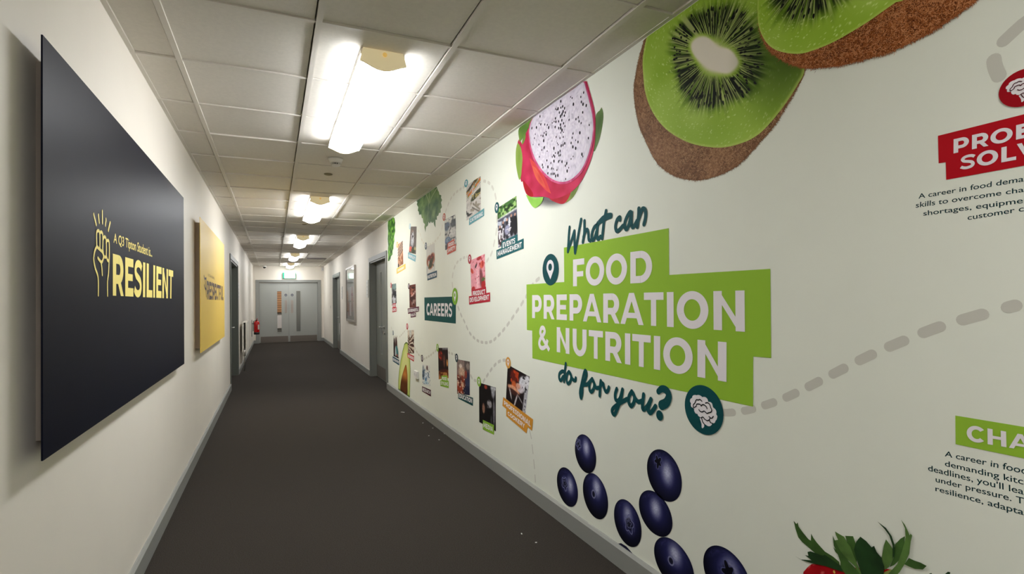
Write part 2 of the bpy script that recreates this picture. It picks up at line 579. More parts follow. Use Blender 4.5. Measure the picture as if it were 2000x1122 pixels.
# ---------------------------------------------------------------- doors
def side_door(name, x, sgn, op, m_frame, m_leaf, split, handle_y, slit_y, signs):
    """sgn: +1 the wall body lies towards +x"""
    y0, y1, h = op
    d = empty(name, (x, (y0 + y1) / 2, 0), kind='structure')
    f = MB()
    xo, xi = x - sgn * 0.014, x + sgn * 0.13
    X = lambda a, b: (min(a, b), max(a, b))
    # architrave on the wall face, lining in the reveal
    f.box(*X(xo, x), y0 - 0.075, y0, 0, h + 0.075, 0.004).box(*X(xo, x), y1, y1 + 0.075, 0, h + 0.075, 0.004).box(*X(xo, x), y0 - 0.001, y1 + 0.001, h, h + 0.075, 0.004)
    f.box(*X(x, xi), y0, y0 + 0.02, 0, h).box(*X(x, xi), y1 - 0.02, y1, 0, h).box(*X(x, xi), y0 + 0.02, y1 - 0.02, h - 0.02, h)
    f.build('door_frame', m_frame, d)
    lx0, lx1 = x + sgn * 0.09, x + sgn * 0.132
    ya, yb = y0 + 0.023, y1 - 0.023
    sw, z0, z1 = 0.035, 0.42, 1.74
    leaf = MB()
    segs = [(split + 0.002, yb, True), (ya, split - 0.002, False)]
    for a, b, main in segs:
        if main and slit_y:
            leaf.box(*X(lx0, lx1), a, slit_y - sw, 0.008, h - 0.023).box(*X(lx0, lx1), slit_y + sw, b, 0.008, h - 0.023)
            leaf.box(*X(lx0, lx1), slit_y - sw, slit_y + sw, 0.008, z0).box(*X(lx0, lx1), slit_y - sw, slit_y + sw, z1, h - 0.023)
        else:
            leaf.box(*X(lx0, lx1), a, b, 0.008, h - 0.023)
    L = leaf.build('door_leaf', m_leaf, d)
    if slit_y:
        g = MB(); g.box(*X(x + sgn * 0.106, x + sgn * 0.114), slit_y - sw, slit_y + sw, z0, z1)
        g.build('vision_panel', mat('dark_door_glass', (40, 42, 44), 0.08), d)
        b = MB()
        for (a, c, e, q) in ((slit_y - sw - 0.012, slit_y - sw, z0 - 0.012, z1 + 0.012), (slit_y + sw, slit_y + sw + 0.012, z0 - 0.012, z1 + 0.012), (slit_y - sw, slit_y + sw, z0 - 0.012, z0), (slit_y - sw, slit_y + sw, z1, z1 + 0.012)):
            b.box(*X(lx0 - sgn * 0.006, lx0), a, c, e, q)
        b.build('glazing_bead', GREY, d)
    k = MB(); k.box(*X(lx0 - sgn * 0.0025, lx0), split + 0.03, yb - 0.03, 0.02, 0.21)
    k.build('kick_plate', KICK, d)
    hd = MB()
    hx = lx0 - sgn * 0.055
    hd.lathe([(0.026, -0.006), (0.026, 0.006)], (lx0 - sgn * 0.006, handle_y, 0.86), axis=0)
    hd.tube([(lx0, handle_y, 0.86), (hx, handle_y, 0.86), (hx - sgn * 0.004, handle_y + 0.02, 0.86), (hx - sgn * 0.004, handle_y + 0.13, 0.86)], 0.0095)
    H = hd.build('door_handle', STEEL, d)
    lk = MB(); lk.lathe([(0.026, -0.005), (0.026, 0.005), (0.012, 0.006)], (lx0 - sgn * 0.005, handle_y, 0.77), axis=0)
    lk.build('lock_escutcheon', STEEL, d)
    return d
G1_ = mat('grey_frame_near', (112, 114, 108), 0.4)
G2_ = mat('grey_leaf_near', (122, 125, 117), 0.45, spec=0.4)
side_door('door_1', XR, 1, D1, G1_, G2_, 8.35, 8.44, 8.68, None)
side_door('door_2', XR, 1, D2, G1_, G2_, 14.42, 14.52, None, None)
side_door('door_3', XL, -1, DL, GREY_SHADED, GREY_SHADED, 9.4, 10.05, None, None)
for o in bpy.data.objects:
    if o.name == 'door_2':
        st = MB(); st.box(XR + 0.084, XR + 0.0895, 14.55, 14.75, 0.40, 0.70)
        st.build('door_notice', WHITE, o)

d4 = empty('door_4', ((EX0 + EX1) / 2, YE, 0), kind='structure')
fw_ = 0.105
f = MB()
f.box(EX0, EX0 + fw_, YE - 0.02, YE + 0.12, 0, EZ, 0.004).box(EX1 - fw_, EX1, YE - 0.02, YE + 0.12, 0, EZ, 0.004).box(EX0 + fw_, EX1 - fw_, YE - 0.02, YE + 0.12, EZ - 0.08, EZ, 0.004)
f.build('door_frame', GREY, d4)
SPX = 0.438
GLASS = mat('door_glass', (235, 240, 238), 0.03)
nb = GLASS.node_tree.nodes['Principled BSDF']
nb.inputs['Transmission Weight'].default_value = 1.0
nb.inputs['IOR'].default_value = 1.08
def end_leaf(x0, x1, gx, z0, z1, px_, dx_):
    lf = empty('door_leaf', ((x0 + x1) / 2, YE, 0.01))
    lf.parent = d4
    lf.matrix_parent_inverse = Matrix.Translation(-Vector(d4.location))
    ly0, ly1 = YE + 0.025, YE + 0.07
    g0, g1 = gx - 0.062, gx + 0.062
    b = MB()
    b.box(x0, g0, ly0, ly1, 0.01, EZ - 0.084).box(g1, x1, ly0, ly1, 0.01, EZ - 0.084).box(g0, g1, ly0, ly1, 0.01, z0).box(g0, g1, ly0, ly1, z1, EZ - 0.084)
    b.build('leaf_panel', DOORGREY, lf)
    g = MB(); g.box(g0, g1, ly0 + 0.02, ly0 + 0.026, z0, z1)
    g.build('glass_pane', GLASS, lf)
    e = MB()
    for q in ((g0 - 0.018, g0, z0 - 0.018, z1 + 0.018), (g1, g1 + 0.018, z0 - 0.018, z1 + 0.018), (g0, g1, z0 - 0.022, z0), (g0, g1, z1, z1 + 0.018)):
        e.box(q[0], q[1], ly0 - 0.008, ly0 + 0.001, q[2], q[3])
    e.build('glazing_bead', DOORGREY, lf)
    k = MB(); k.box(x0 + 0.03, x1 - 0.025, ly0 - 0.003, ly0 + 0.001, 0.015, 0.2)
    k.build('kick_plate', KICK, lf)
    p = MB(); p.box(px_ - 0.036, px_ + 0.036, ly0 - 0.003, ly0 + 0.001, 0.93, 1.338)
    p.build('push_plate', mat('push_plate_steel', (168, 158, 150), 0.4, metal=0.7), lf)
    s = MB(); s.lathe([(0.038, -0.003), (0.038, 0.001)], (dx_, ly0, 1.503), axis=1)
    s.build('fire_door_disc', mat('sign_blue', (30, 38, 60), 0.4), lf)
    s = MB(); s.box(dx_ - 0.02, dx_ + 0.02, ly0 - 0.0045, ly0 - 0.0028, 1.496, 1.51)
    s.build('disc_marking', WHITE, lf)
end_leaf(EX0 + fw_ + 0.003, SPX - 0.003, 0.16, 0.325, 1.625, 0.35, 0.35)
end_leaf(SPX + 0.003, EX1 - fw_ - 0.003, 0.72, 0.33, 1.63, 0.532, 0.538)
for o in d4.children:
    pass
# lobby beyond the end doors
mb = MB(); mb.box(XL - 0.2, 0.45, 21.0, 21.15, 0, HC)
BR = bpy.data.materials.new('orange_brick')
BR.use_nodes = True
nt = BR.node_tree
bt = nt.nodes.new('ShaderNodeTexBrick')
tc = nt.nodes.new('ShaderNodeTexCoord')
mp = nt.nodes.new('ShaderNodeMapping')
mp.inputs['Rotation'].default_value = (math.radians(90), 0, 0)
bt.inputs['Scale'].default_value = 3.0
bt.inputs['Brick Width'].default_value = 1.6
bt.inputs['Color1'].default_value = rgba((186, 142, 108)); bt.inputs['Color2'].default_value = rgba((170, 124, 92)); bt.inputs['Mortar'].default_value = rgba((118, 90, 72))
bt.inputs['Mortar Size'].default_value = 0.03
nt.links.new(tc.outputs['Object'], mp.inputs['Vector']); nt.links.new(mp.outputs['Vector'], bt.inputs['Vector'])
nt.links.new(bt.outputs['Color'], nt.nodes['Principled BSDF'].inputs['Base Color'])
tag(mb.build('wall_lobby_brick', BR), kind='structure')
mb = MB(); mb.box(0.45, XR + 0.2, 21.0, 21.15, 0, HC)
tag(mb.build('wall_lobby', mat('lobby_grey', (126, 130, 134), 0.6)), kind='structure')
mb = MB(); mb.box(XL - 0.2, XR + 0.2, YE + 0.16, 21.15, HC, HC + 0.1)
tag(mb.build('ceiling_lobby', TILE), kind='structure')
mb = MB(); mb.box(XL - 0.25, XL - 0.2, YE + 0.16, 21.15, 0, HC).box(XR + 0.2, XR + 0.25, YE + 0.16, 21.15, 0, HC)
tag(mb.build('wall_lobby_sides', PAINT), kind='structure')
lt = empty('lobby_fill_light', (0.3, 19.6, HC), 'unseen light added to brighten the lobby beyond the end doors', 'ceiling light')  # added unseen source so the lobby shows through the door glass
mb = MB(); mb.prism([(-0.2, HC - 0.001), (-0.2, HC - 0.05), (0.8, HC - 0.05), (0.8, HC - 0.001)], 1, 19.5, 19.75)
LD = mat('lobby_fill_panel', (255, 244, 228), 0.5, emis=34.0); mb.build('diffuser', LD, lt)
ct = empty('lobby_counter', (0.12, 20.7, 0), 'white counter seen through the left pane of the end doors', 'counter')
mb = MB(); mb.box(-0.2, 0.42, 20.45, 20.95, 0, 0.36); mb.build('plinth', mat('plinth_grey', (110, 112, 116), 0.6), ct)
mb = MB(); mb.box(-0.2, 0.42, 20.43, 20.95, 0.36, 0.88); mb.build('front_panel', mat('counter_white', (215, 214, 226), 0.5), ct)
mb = MB(); mb.box(-0.22, 0.44, 20.4, 20.97, 0.88, 0.905); mb.build('worktop', BLACK, ct)

# ================================================================ CEILING FITTINGS
DIFF = bpy.data.materials.new('lit_diffuser')
DIFF.use_nodes = True
nt = DIFF.node_tree
b = nt.nodes['Principled BSDF']
b.inputs['Base Color'].default_value = rgba((240, 238, 232))
b.inputs['Emission Color'].default_value = (0.98, 1.0, 1.03, 1)
b.inputs['Emission Strength'].default_value = LAMP
DIFF_DIM = DIFF.copy()          # same lamps set weaker to tone down the far end
DIFF_DIM.name = 'lit_diffuser_dimmed'
DIFF_DIM.node_tree.nodes['Principled BSDF'].inputs['Emission Strength'].default_value = LAMP * 0.66
CAP = mat('glowing_end_cap', (226, 210, 168), 0.45, emis=0.42)  # emission stands in for tube light coming through the translucent cap
def lamp_profile(s=1.0, dz=0.0):
    P = [(-0.090, 0), (-0.104, -0.056), (-0.085, -0.062), (-0.055, -0.075), (-0.025, -0.086), (0, -0.088), (0.025, -0.086), (0.055, -0.075), (0.085, -0.062), (0.104, -0.056), (0.090, 0)]
    return [(x * s, HC - 0.001 + z * s) for x, z in P]
LX = 0.463
wh = ['nearest the camera above the smoke detector', 'second from the camera, beyond the smoke detector', 'third from the camera, middle of the row', 'fourth from the camera, next to last before the end doors', 'farthest, right above the end doors and exit sign', 'behind the camera, out of the picture']
for k in (0, 1, 2, 3, 4, -1):
    y0 = 2.42 + 3.66 * k - (0.35 if k == 4 else 0) - (0.4 if k == -1 else 0)
    y1 = y0 + 1.5
    L = empty('ceiling_light', (LX, (y0 + y1) / 2, HC), 'lit white batten ceiling light ' + wh[k], 'ceiling light', 'row of batten lights along the ceiling')
    P = [(LX + x, z) for x, z in lamp_profile()]
    P = [q for q in P if q[1] < HC - 0.03]
    P = [(LX - 0.099, HC - 0.028)] + P + [(LX + 0.099, HC - 0.028)]
    m_ = MB(); m_.box(LX - 0.1, LX + 0.1, y0 + 0.014, y1 - 0.014, HC - 0.028, HC - 0.001); m_.build('housing', WHITE, L)
    m_ = MB(); m_.prism(P, 1, y0 + 0.014, y1 - 0.014); m_.build('diffuser', DIFF if k < 2 else DIFF_DIM, L)
    for a, c in ((y0, y0 + 0.014), (y1 - 0.014, y1)):
        m_ = MB(); m_.prism([(LX + x * 1.01, HC - 0.001 + (z - HC + 0.001) * 1.02) for x, z in lamp_profile()], 1, a, c)
        e = m_.build('end_cap', CAP, L)
    m_ = MB(); m_.lathe([(0.010, -0.008), (0.010, -0.002), (0.006, 0.0)], (LX + 0.005, y0, HC - 0.022), axis=1, seg=16)
    m_.build('end_cap_knob', mat('amber_knob_glow', (226, 186, 104), 0.3, emis=0.5), L)  # small knob on the cap, given a glow to look bright
# smoke detector under the first light's far end
sd = empty('smoke_detector', (0.458, 4.42, HC), 'white round smoke detector beyond the nearest ceiling light', 'smoke detector')
mb = MB(); mb.lathe([(0.056, HC), (0.056, HC - 0.012), (0.05, HC - 0.018), (0.046, HC - 0.03), (0.036, HC - 0.036)], (0.458, 4.42, 0)); mb.build('base', WHITE, sd)
mb = MB()
for k in range(12):
    a = 2 * math.pi * k / 12
    mb.box(0.458 + 0.031 * math.cos(a) - 0.003, 0.458 + 0.031 * math.cos(a) + 0.003, 4.42 + 0.031 * math.sin(a) - 0.003, 4.42 + 0.031 * math.sin(a) + 0.003, HC - 0.052, HC - 0.034)
mb.build('vane', WHITE, sd)
mb = MB(); mb.lathe([(0.022, HC - 0.034), (0.022, HC - 0.052)], (0.458, 4.42, 0)); mb.build('sensor_core', BLACK, sd)
mb = MB(); mb.lathe([(0.034, HC - 0.050), (0.034, HC - 0.056), (0.024, HC - 0.062)], (0.458, 4.42, 0)); mb.build('cap', WHITE, sd)
mb = MB(); mb.lathe([(0.036, HC), (0.036, HC - 0.005), (0.026, HC - 0.006), (0.024, HC - 0.002)], (0.452, 4.98, 0))
tag(mb.build('ceiling_indicator', mat('aged_plate', (150, 138, 110), 0.5)), 'small round ceiling plate just beyond the smoke detector', 'ceiling plate')
mb = MB(); mb.lathe([(0.034, HC), (0.034, HC - 0.005), (0.024, HC - 0.006)], (0.42, 8.35, 0))
tag(mb.build('ceiling_indicator', MATS['aged_plate']), 'small round ceiling plate beyond the second light', 'ceiling plate')
cv = empty('ceiling_vent', (1.03, 14.8, HC), 'flat grey slotted ceiling vent near the far right door', 'vent')
mb = MB(); mb.box(0.79, 1.27, 14.66, 14.95, HC - 0.006, HC + 0.001); mb.build('vent_frame', mat('vent_grey', (120, 112, 110), 0.6), cv)
mb = MB()
for k in range(8):
    mb.box(0.81, 1.25, 14.685 + k * 0.032, 14.697 + k * 0.032, HC - 0.011, HC - 0.006)
mb.build('vent_slat', MATS['vent_grey'], cv)
dc = empty('dome_camera', (-0.26, 18.2, HC), 'white dome camera with dark lens at the far left ceiling corner', 'security camera')
mb = MB(); mb.lathe([(0.058, HC), (0.058, HC - 0.03), (0.05, HC - 0.04)], (-0.26, 18.2, 0)); mb.build('housing', WHITE, dc)
mb = MB(); mb.lathe([(0.044, HC - 0.038), (0.042, HC - 0.055), (0.03, HC - 0.075), (0.01, HC - 0.083)], (-0.26, 18.2, 0)); mb.build('dome', mat('smoked_dome', (12, 12, 14), 0.1), dc)
md = empty('motion_sensor', (1.46, 18.25, 2.33), 'small white motion sensor in the far right ceiling corner', 'motion sensor')
mb = MB(); mb.prism([(18.35, 2.28), (18.30, 2.28), (18.285, 2.31), (18.285, 2.37), (18.31, 2.395), (18.35, 2.395)], 0, 1.425, 1.49); mb.build('housing', WHITE, md)
mb = MB(); mb.box(1.435, 1.48, 18.280, 18.287, 2.318, 2.352); mb.build('lens', mat('sensor_lens', (190, 190, 188), 0.3), md)
es = empty('exit_sign', (0.45, 18.33, 2.12), 'lit green and white exit sign above the end doors', 'exit sign')
mb = MB(); mb.box(0.262, 0.642, 18.285, 18.349, 2.028, 2.215, 0.006); mb.build('housing', mat('exit_green', (40, 150, 120), 0.4, emis=0.6), es)
mb = MB(); mb.box(0.315, 0.63, 18.28, 18.2845, 2.034, 2.208); mb.build('lit_face', mat('exit_white', (225, 250, 240), 0.4, emis=2.2), es)

# ================================================================ LEFT WALL
def fist(S, w, segs):
    out = []
    for s in segs:
        out += stroke(s, w)
    return out
def wall_board(y0, y1, z0, z1, m_face, label):
    t = empty('sign_board', (XL, (y0 + y1) / 2, (z0 + z1) / 2), label, 'sign', 'large slogan boards on the left wall')
    a = MB(); a.box(XL + 0.046, XL + 0.05, y0, y1, z0, z1); a.build('face_panel', m_face, t)
    i = 0.112
    b = MB()
    b.box(XL, XL + 0.046, y0 + i, y0 + i + 0.04, z0 + 0.03, z1 - 0.03).box(XL, XL + 0.046, y1 - i - 0.04, y1 - i, z0 + 0.03, z1 - 0.03)
    b.box(XL, XL + 0.046, y0 + i + 0.04, y1 - i - 0.04, z0 + 0.03, z0 + 0.07).box(XL, XL + 0.046, y0 + i + 0.04, y1 - i - 0.04, z1 - 0.07, z1 - 0.03)
    b.build('backing_frame', BACKING, t)
    return t
NAVY = mat('navy_board', (15, 17, 31), 0.43, spec=0.05, noise=0.05, nscale=6)
YEL = mat('yellow_board', (232, 196, 84), 0.4, spec=0.4)
LETY = mat('pale_yellow_lettering', (240, 220, 120), 0.5)
t = wall_board(1.722, 4.052, 0.883, 1.973, NAVY, 'large navy board with a raised fist and yellow RESILIENT lettering')
polys('lettering', bold_polys('RESILIENT', [(2.364,1.464),(3.642,1.470),(3.629,1.307),(2.363,1.310)], track=-0.03), LETY, t, LW, 1)
text_lines('caption', [('A Q3 Tipton Student is...', 'A Q3 Tipton Student is...', [(2.377,1.540),(3.054,1.549),(3.053,1.506),(2.374,1.506)])], LETY, t, LW, 1, weight=0.012)
FIST = [[(2.139,1.574),(2.153,1.558),(2.165,1.543)], [(2.190,1.579),(2.194,1.567),(2.198,1.555)], [(2.233,1.599),(2.234,1.577),(2.234,1.558)], [(2.278,1.578),(2.275,1.566),(2.271,1.555)], [(2.330,1.573),(2.318,1.557),(2.306,1.541)],
 [(2.171,1.471),(2.168,1.513),(2.186,1.526),(2.203,1.517),(2.204,1.468)], [(2.203,1.517),(2.221,1.526),(2.240,1.515),(2.237,1.462)], [(2.242,1.503),(2.259,1.514),(2.278,1.504),(2.279,1.452),(2.261,1.443),(2.248,1.450),(2.240,1.465)], [(2.278,1.494),(2.295,1.505),(2.316,1.498),(2.316,1.442),(2.296,1.434),(2.279,1.448)],
 [(2.171,1.471),(2.208,1.464),(2.234,1.458),(2.248,1.444),(2.234,1.427),(2.218,1.423),(2.182,1.434)], [(2.171,1.471),(2.148,1.454),(2.138,1.429),(2.153,1.400),(2.185,1.368),(2.187,1.310)], [(2.218,1.423),(2.227,1.404),(2.231,1.380)], [(2.315,1.442),(2.307,1.390),(2.296,1.363),(2.296,1.310)]]
polys('fist_drawing', fist(LW, 0.011, FIST), LETY, t, LW, 1)
t = wall_board(4.908, 7.178, 0.878, 1.972, YEL, 'large yellow board with dark RESPECTFUL lettering beyond the navy board')
PURP = mat('plum_lettering', (52, 34, 58), 0.5)
polys('lettering', bold_polys('RESPECTFUL', [(5.366,1.476),(7.005,1.468),(6.995,1.309),(5.370,1.310)], track=-0.03), PURP, t, LW, 1)
text_lines('caption', [('A Q3 Tipton Student is...', 'A Q3 Tipton Student is...', [(5.426,1.543),(6.040,1.544),(6.039,1.512),(5.425,1.522)])], mat('caption_ochre', (150, 120, 70), 0.5), t, LW, 1, weight=0.01)
polys('hand_drawing', fist(LW, 0.02, [[(5.143,1.509),(5.204,1.485),(5.311,1.489),(5.307,1.387)], [(5.225,1.473),(5.265,1.411),(5.305,1.336)], [(5.160,1.433),(5.222,1.404),(5.308,1.400)]]), PURP, t, LW, 1)

def wall_sign(x, sgn, y0, y1, z0, z1, label):
    t = empty('door_sign', (x, (y0 + y1) / 2, (z0 + z1) / 2), label, 'door sign', 'white door signs')
    X = (min(x, x + sgn * 0.006), max(x, x + sgn * 0.006))
    a = MB(); a.box(*X, y0, y1, z0, z1, 0.002); a.build('plate', WHITE, t)
    X2 = (min(x + sgn * 0.006, x + sgn * 0.0068), max(x + sgn * 0.006, x + sgn * 0.0068))
    b = MB()
    n = 4
    for k in range(n):
        zc = z1 - (k + 0.7) * (z1 - z0) / (n + 0.4)
        b.box(*X2, (y0 + y1) / 2 - 0.02, (y0 + y1) / 2 + 0.02, zc - 0.008, zc + 0.008)
    b.build('printed_mark', mat('sign_grey_print', (150, 150, 150), 0.5), t)
    for a_ in ((y0,) if sgn < 0 else ()):
        e = MB(); e.box(*X, a_ - 0.004, a_ + 0.002, z0 - 0.004, z1 + 0.004); e.build('edge_strip', mat('sign_dark_edge', (60, 58, 56), 0.5), t)
wall_sign(XL, 1, 10.76, 11.0, 1.337, 1.645, 'white door sign on the left wall beside the dark door')
wall_sign(XR, -1, 9.39, 9.60, 1.34, 1.64, 'white door sign between the notice board and the nearer right door')
wall_sign(XR, -1, 13.23, 13.42, 1.33, 1.63, 'white door sign beyond the notice board beside the farther right door')

# radiator
rd = empty('radiator', (XL + 0.07, 11.8, 0.32), 'white double panel radiator low on the left wall', 'radiator')
RW_ = mat('radiator_enamel', (226, 222, 210), 0.35)
ry0, ry1 = 11.15, 12.15
for xa, xb in ((XL + 0.04, XL + 0.062), (XL + 0.098, XL + 0.12)):
    m_ = MB(); m_.box(xa, xb, ry0, ry1, 0.34, 0.90, 0.005)
    y = ry0 + 0.05
    while y < ry1 - 0.05:
        m_.box(xb - 0.001, xb + 0.004, y, y + 0.03, 0.38, 0.86)
        y += 0.06
    m_.build('panel', RW_, rd)
m_ = MB(); m_.box(XL + 0.04, XL + 0.12, ry0 + 0.04, ry1 - 0.04, 0.90, 0.912)
for k in range(14):
    yy = ry0 + 0.07 + k * 0.062
    m_.box(XL + 0.05, XL + 0.11, yy, yy + 0.02, 0.912, 0.914)
m_.build('top_grille', RW_, rd)
m_ = MB(); m_.box(XL + 0.001, XL + 0.04, ry0 + 0.3, ry0 + 0.34, 0.42, 0.82).box(XL + 0.001, XL + 0.04, ry1 - 0.24, ry1 - 0.2, 0.42, 0.82); m_.build('wall_bracket', RW_, rd)
m_ = MB(); m_.tube([(XL + 0.08, ry0 + 0.02, 0.37), (XL + 0.08, ry0 - 0.05, 0.37), (XL + 0.08, ry0 - 0.05, 0.30), (XL + 0.08, ry0 - 0.05, 0.0)], 0.008); m_.build('pipe', STEEL, rd)
m_ = MB(); m_.lathe([(0.02, 0.28), (0.024, 0.30), (0.024, 0.36), (0.018, 0.39)], (XL + 0.08, ry0 - 0.05, 0), seg=16); m_.build('valve', STEEL, rd)

# fire extinguisher on its wall bracket
RED = mat('extinguisher_red', (190, 16, 18), 0.25)
fe = empty('fire_extinguisher', (-0.455, 17.0, 0.36), 'red fire extinguisher hung on the left wall by the end doors', 'fire extinguisher')
c = (-0.455, 17.0, 0)
m_ = MB(); m_.lathe([(0.066, 0.40), (0.074, 0.42), (0.074, 0.68), (0.068, 0.715), (0.045, 0.74), (0.024, 0.75)], c); m_.build('cylinder', RED, fe)
m_ = MB(); m_.lathe([(0.068, 0.355), (0.078, 0.362), (0.078, 0.42), (0.070, 0.426)], c); m_.build('base_cup', BLACK, fe)
m_ = MB(); m_.lathe([(0.022, 0.745), (0.026, 0.75), (0.026, 0.772), (0.016, 0.78)], c); m_.build('valve_head', BLACK, fe)
m_ = MB(); m_.tube([(c[0], 16.99, 0.775), (c[0] + 0.015, 16.93, 0.81), (c[0] + 0.02, 16.88, 0.815)], 0.009).tube([(c[0], 16.98, 0.765), (c[0] + 0.015, 16.92, 0.772), (c[0] + 0.02, 16.88, 0.765)], 0.007); m_.build('lever', RED, fe)
m_ = MB(); m_.tube([(c[0] - 0.02, 16.98, 0.76), (c[0] - 0.08, 16.97, 0.74), (c[0] - 0.092, 16.96, 0.62), (c[0] - 0.088, 16.96, 0.45)], 0.010); m_.build('hose', BLACK, fe)
m_ = MB(); m_.box(c[0] + 0.03, c[0] + 0.066, 16.929, 16.94, 0.50, 0.64, 0.002); m_.build('instruction_label', mat('label_paper', (235, 225, 215), 0.5), fe)
m_ = MB(); m_.box(XL, XL + 0.012, 16.97, 17.03, 0.30, 0.78).box(XL + 0.012, c[0] - 0.07, 16.985, 17.015, 0.66, 0.68); m_.build('wall_bracket', mat('bracket_grey', (90, 88, 84), 0.5), fe)

# ================================================================ RIGHT WALL FITTINGS
nb_ = empty('notice_board', (XR, 11.55, 1.4), 'silver framed glazed notice board full of papers on the right wall', 'notice board')
ny0, ny1, nz0, nz1 = 10.86, 12.2, 0.85, 2.0
m_ = MB()
m_.box(XR - 0.045, XR, ny0, ny0 + 0.045, nz0, nz1, 0.004).box(XR - 0.045, XR, ny1 - 0.045, ny1, nz0, nz1, 0.004).box(XR - 0.045, XR, ny0 + 0.045, ny1 - 0.045, nz0, nz0 + 0.045, 0.004).box(XR - 0.045, XR, ny0 + 0.045, ny1 - 0.045, nz1 - 0.045, nz1, 0.004)
m_.build('frame', mat('satin_aluminium', (170, 164, 156), 0.35, metal=0.8), nb_)
m_ = MB(); m_.box(XR - 0.012, XR, ny0 + 0.045, ny1 - 0.045, nz0 + 0.045, nz1 - 0.045); m_.build('backboard', mat('felt_grey', (120, 108, 104), 0.9), nb_)
m_ = MB(); m_.box(XR - 0.034, XR - 0.030, ny0 + 0.045, ny1 - 0.045, nz0 + 0.045, nz1 - 0.045)
NG = mat('board_glass', (240, 240, 240), 0.04)
NG.node_tree.nodes['Principled BSDF'].inputs['Transmission Weight'].default_value = 1.0
NG.node_tree.nodes['Principled BSDF'].inputs['IOR'].default_value = 1.12
m_.build('glass_pane', NG, nb_)
pc = [(222, 210, 208), (150, 60, 62), (206, 190, 190), (170, 150, 150), (225, 218, 214), (120, 84, 88)]
m_k = 0
for row, zt in enumerate((1.58, 1.26)):
    for kx in range(4):
        y = ny0 + 0.10 + kx * 0.29
        h = 0.29
        q = MB(); q.box(XR - 0.0155, XR - 0.0125, y, y + 0.21, zt - h, zt)
        q.build('pinned_paper', mat('paper_%d' % (m_k % 6), pc[m_k % 6], 0.7), nb_)
        m_k += 1
# socket plate on the mural and small white plate by the far door
sk = empty('wall_socket', (XR, 6.02, 0.42), 'white wall socket beside the printed avocado', 'socket')
m_ = MB(); m_.box(XR - 0.022, XR - 0.0005, 5.94, 6.10, 0.382, 0.468, 0.004); m_.build('face_plate', WHITE, sk)
m_ = MB()
for yy in (5.985, 6.055):
    m_.box(XR - 0.0235, XR - 0.0215, yy - 0.012, yy + 0.012, 0.41, 0.44)
m_.build('rocker', mat('rocker_grey', (200, 198, 194), 0.4), sk)
m_ = MB(); m_.box(XR - 0.012, XR, 16.14, 16.24, 1.08, 1.16, 0.003)
tag(m_.build('light_switch', WHITE), 'white light switch on the right wall beyond the farther door', 'light switch')
# paper scraps on the carpet
for k, (sx, sy) in enumerate([(1.334,6.059),(1.405,5.432),(1.437,5.170),(1.484,5.030),(1.476,4.902),(1.322,4.896),(1.367,4.711),(1.219,2.630),(1.243,2.504)]):
    a = rnd.uniform(0, 3.1)
    l, w_ = ((0.05, 0.010) if k == 0 else (rnd.uniform(0.009, 0.014), rnd.uniform(0.006, 0.009)))
    if k == 0:
        a = -0.9
    ca, sa = math.cos(a), math.sin(a)
    poly = [(sx + ca * u - sa * v, sy + sa * u + ca * v) for u, v in ((-l / 2, -w_ / 2), (l / 2, -w_ / 3), (l / 2.2, w_ / 2), (-l / 2.4, w_ / 2.2))]
    m_ = MB(); m_.prism(poly, 2, 0.0003, 0.003)
    tag(m_.build('paper_scrap', WHITE), 'long thin white scrap on the carpet near the printed avocado' if k == 0 else 'tiny white crumb on the dark carpet near the right skirting', 'scrap', 'white scraps on the carpet')

# ================================================================ THE MURAL'S PRINTED GRAPHICS
LIME, TEAL, OFFW = (146, 186, 56), (14, 72, 76), (232, 226, 228)
def at_wall(name, pts, label, cat, group=None):
    y = sum(p[0] for p in pts) / len(pts)
    z = sum(p[1] for p in pts) / len(pts)
    return empty(name, (XR, y, z), label, cat, group)

# ---- dashed trails
def trail(pts, label, w=0.024, dash=0.062, gap=0.030, col=(199, 197, 186), lev=1, start=0.0):
    p = np.array(spline(pts, 24))
    d = np.concatenate(([0], np.cumsum(np.hypot(*np.diff(p, axis=0).T))))
    t = at_wall('dashed_trail', pts, label, 'dashed line', 'dashed trails across the mural')
    s = start
    while s < d[-1]:
        e = min(s + dash, d[-1])
        if e - s > w * 0.6:
            a, b = s + w / 2, e - w / 2
            ss = np.linspace(a, max(b, a + 0.002), 5)
            q = [(float(np.interp(t, d, p[:, 0])), float(np.interp(t, d, p[:, 1]))) for t in ss]
            polys('dash', stroke(q, w, smooth=False), ink(col), t, RW, lev)
        s += dash + gap
    return t
trail([(1.468,0.850),(1.435,0.856),(1.363,0.876),(1.284,0.908),(1.209,0.943),(1.135,0.985),(1.063,1.029),(0.991,1.073),(0.918,1.116),(0.843,1.155),(0.767,1.192),(0.688,1.222),(0.613,1.248),(0.602,1.251)], 'grey dashed trail rising right from the teal brain badge', dash=0.068, gap=0.024, w=0.027)
trail([(0.632,1.833),(0.586,1.865),(0.565,1.872),(0.539,1.876)] , 'short grey dash at the top right, above the curved one', w=0.027, dash=0.5)
trail([(0.639,1.820),(0.640,1.802),(0.636,1.780),(0.627,1.752)] , 'short curved grey dash above the red brain badge', w=0.028, dash=0.5)
trail([(2.907,1.406),(2.984,1.378),(3.057,1.335),(3.119,1.281),(3.280,1.177),(3.455,1.073),(3.645,0.983),(3.746,0.954),(3.851,0.941),(3.984,0.942),(4.099,0.963),(4.220,1.006),(4.320,1.078),(4.424,1.145),(4.519,1.224)], 'dashed trail looping under from the green title to the CAREERS board')
trail([(4.649,1.384),(4.661,1.453),(4.622,1.543),(4.518,1.609),(4.378,1.635),(4.234,1.641)], 'dashed trail curving up from CAREERS board to pink card', col=(210, 208, 195))
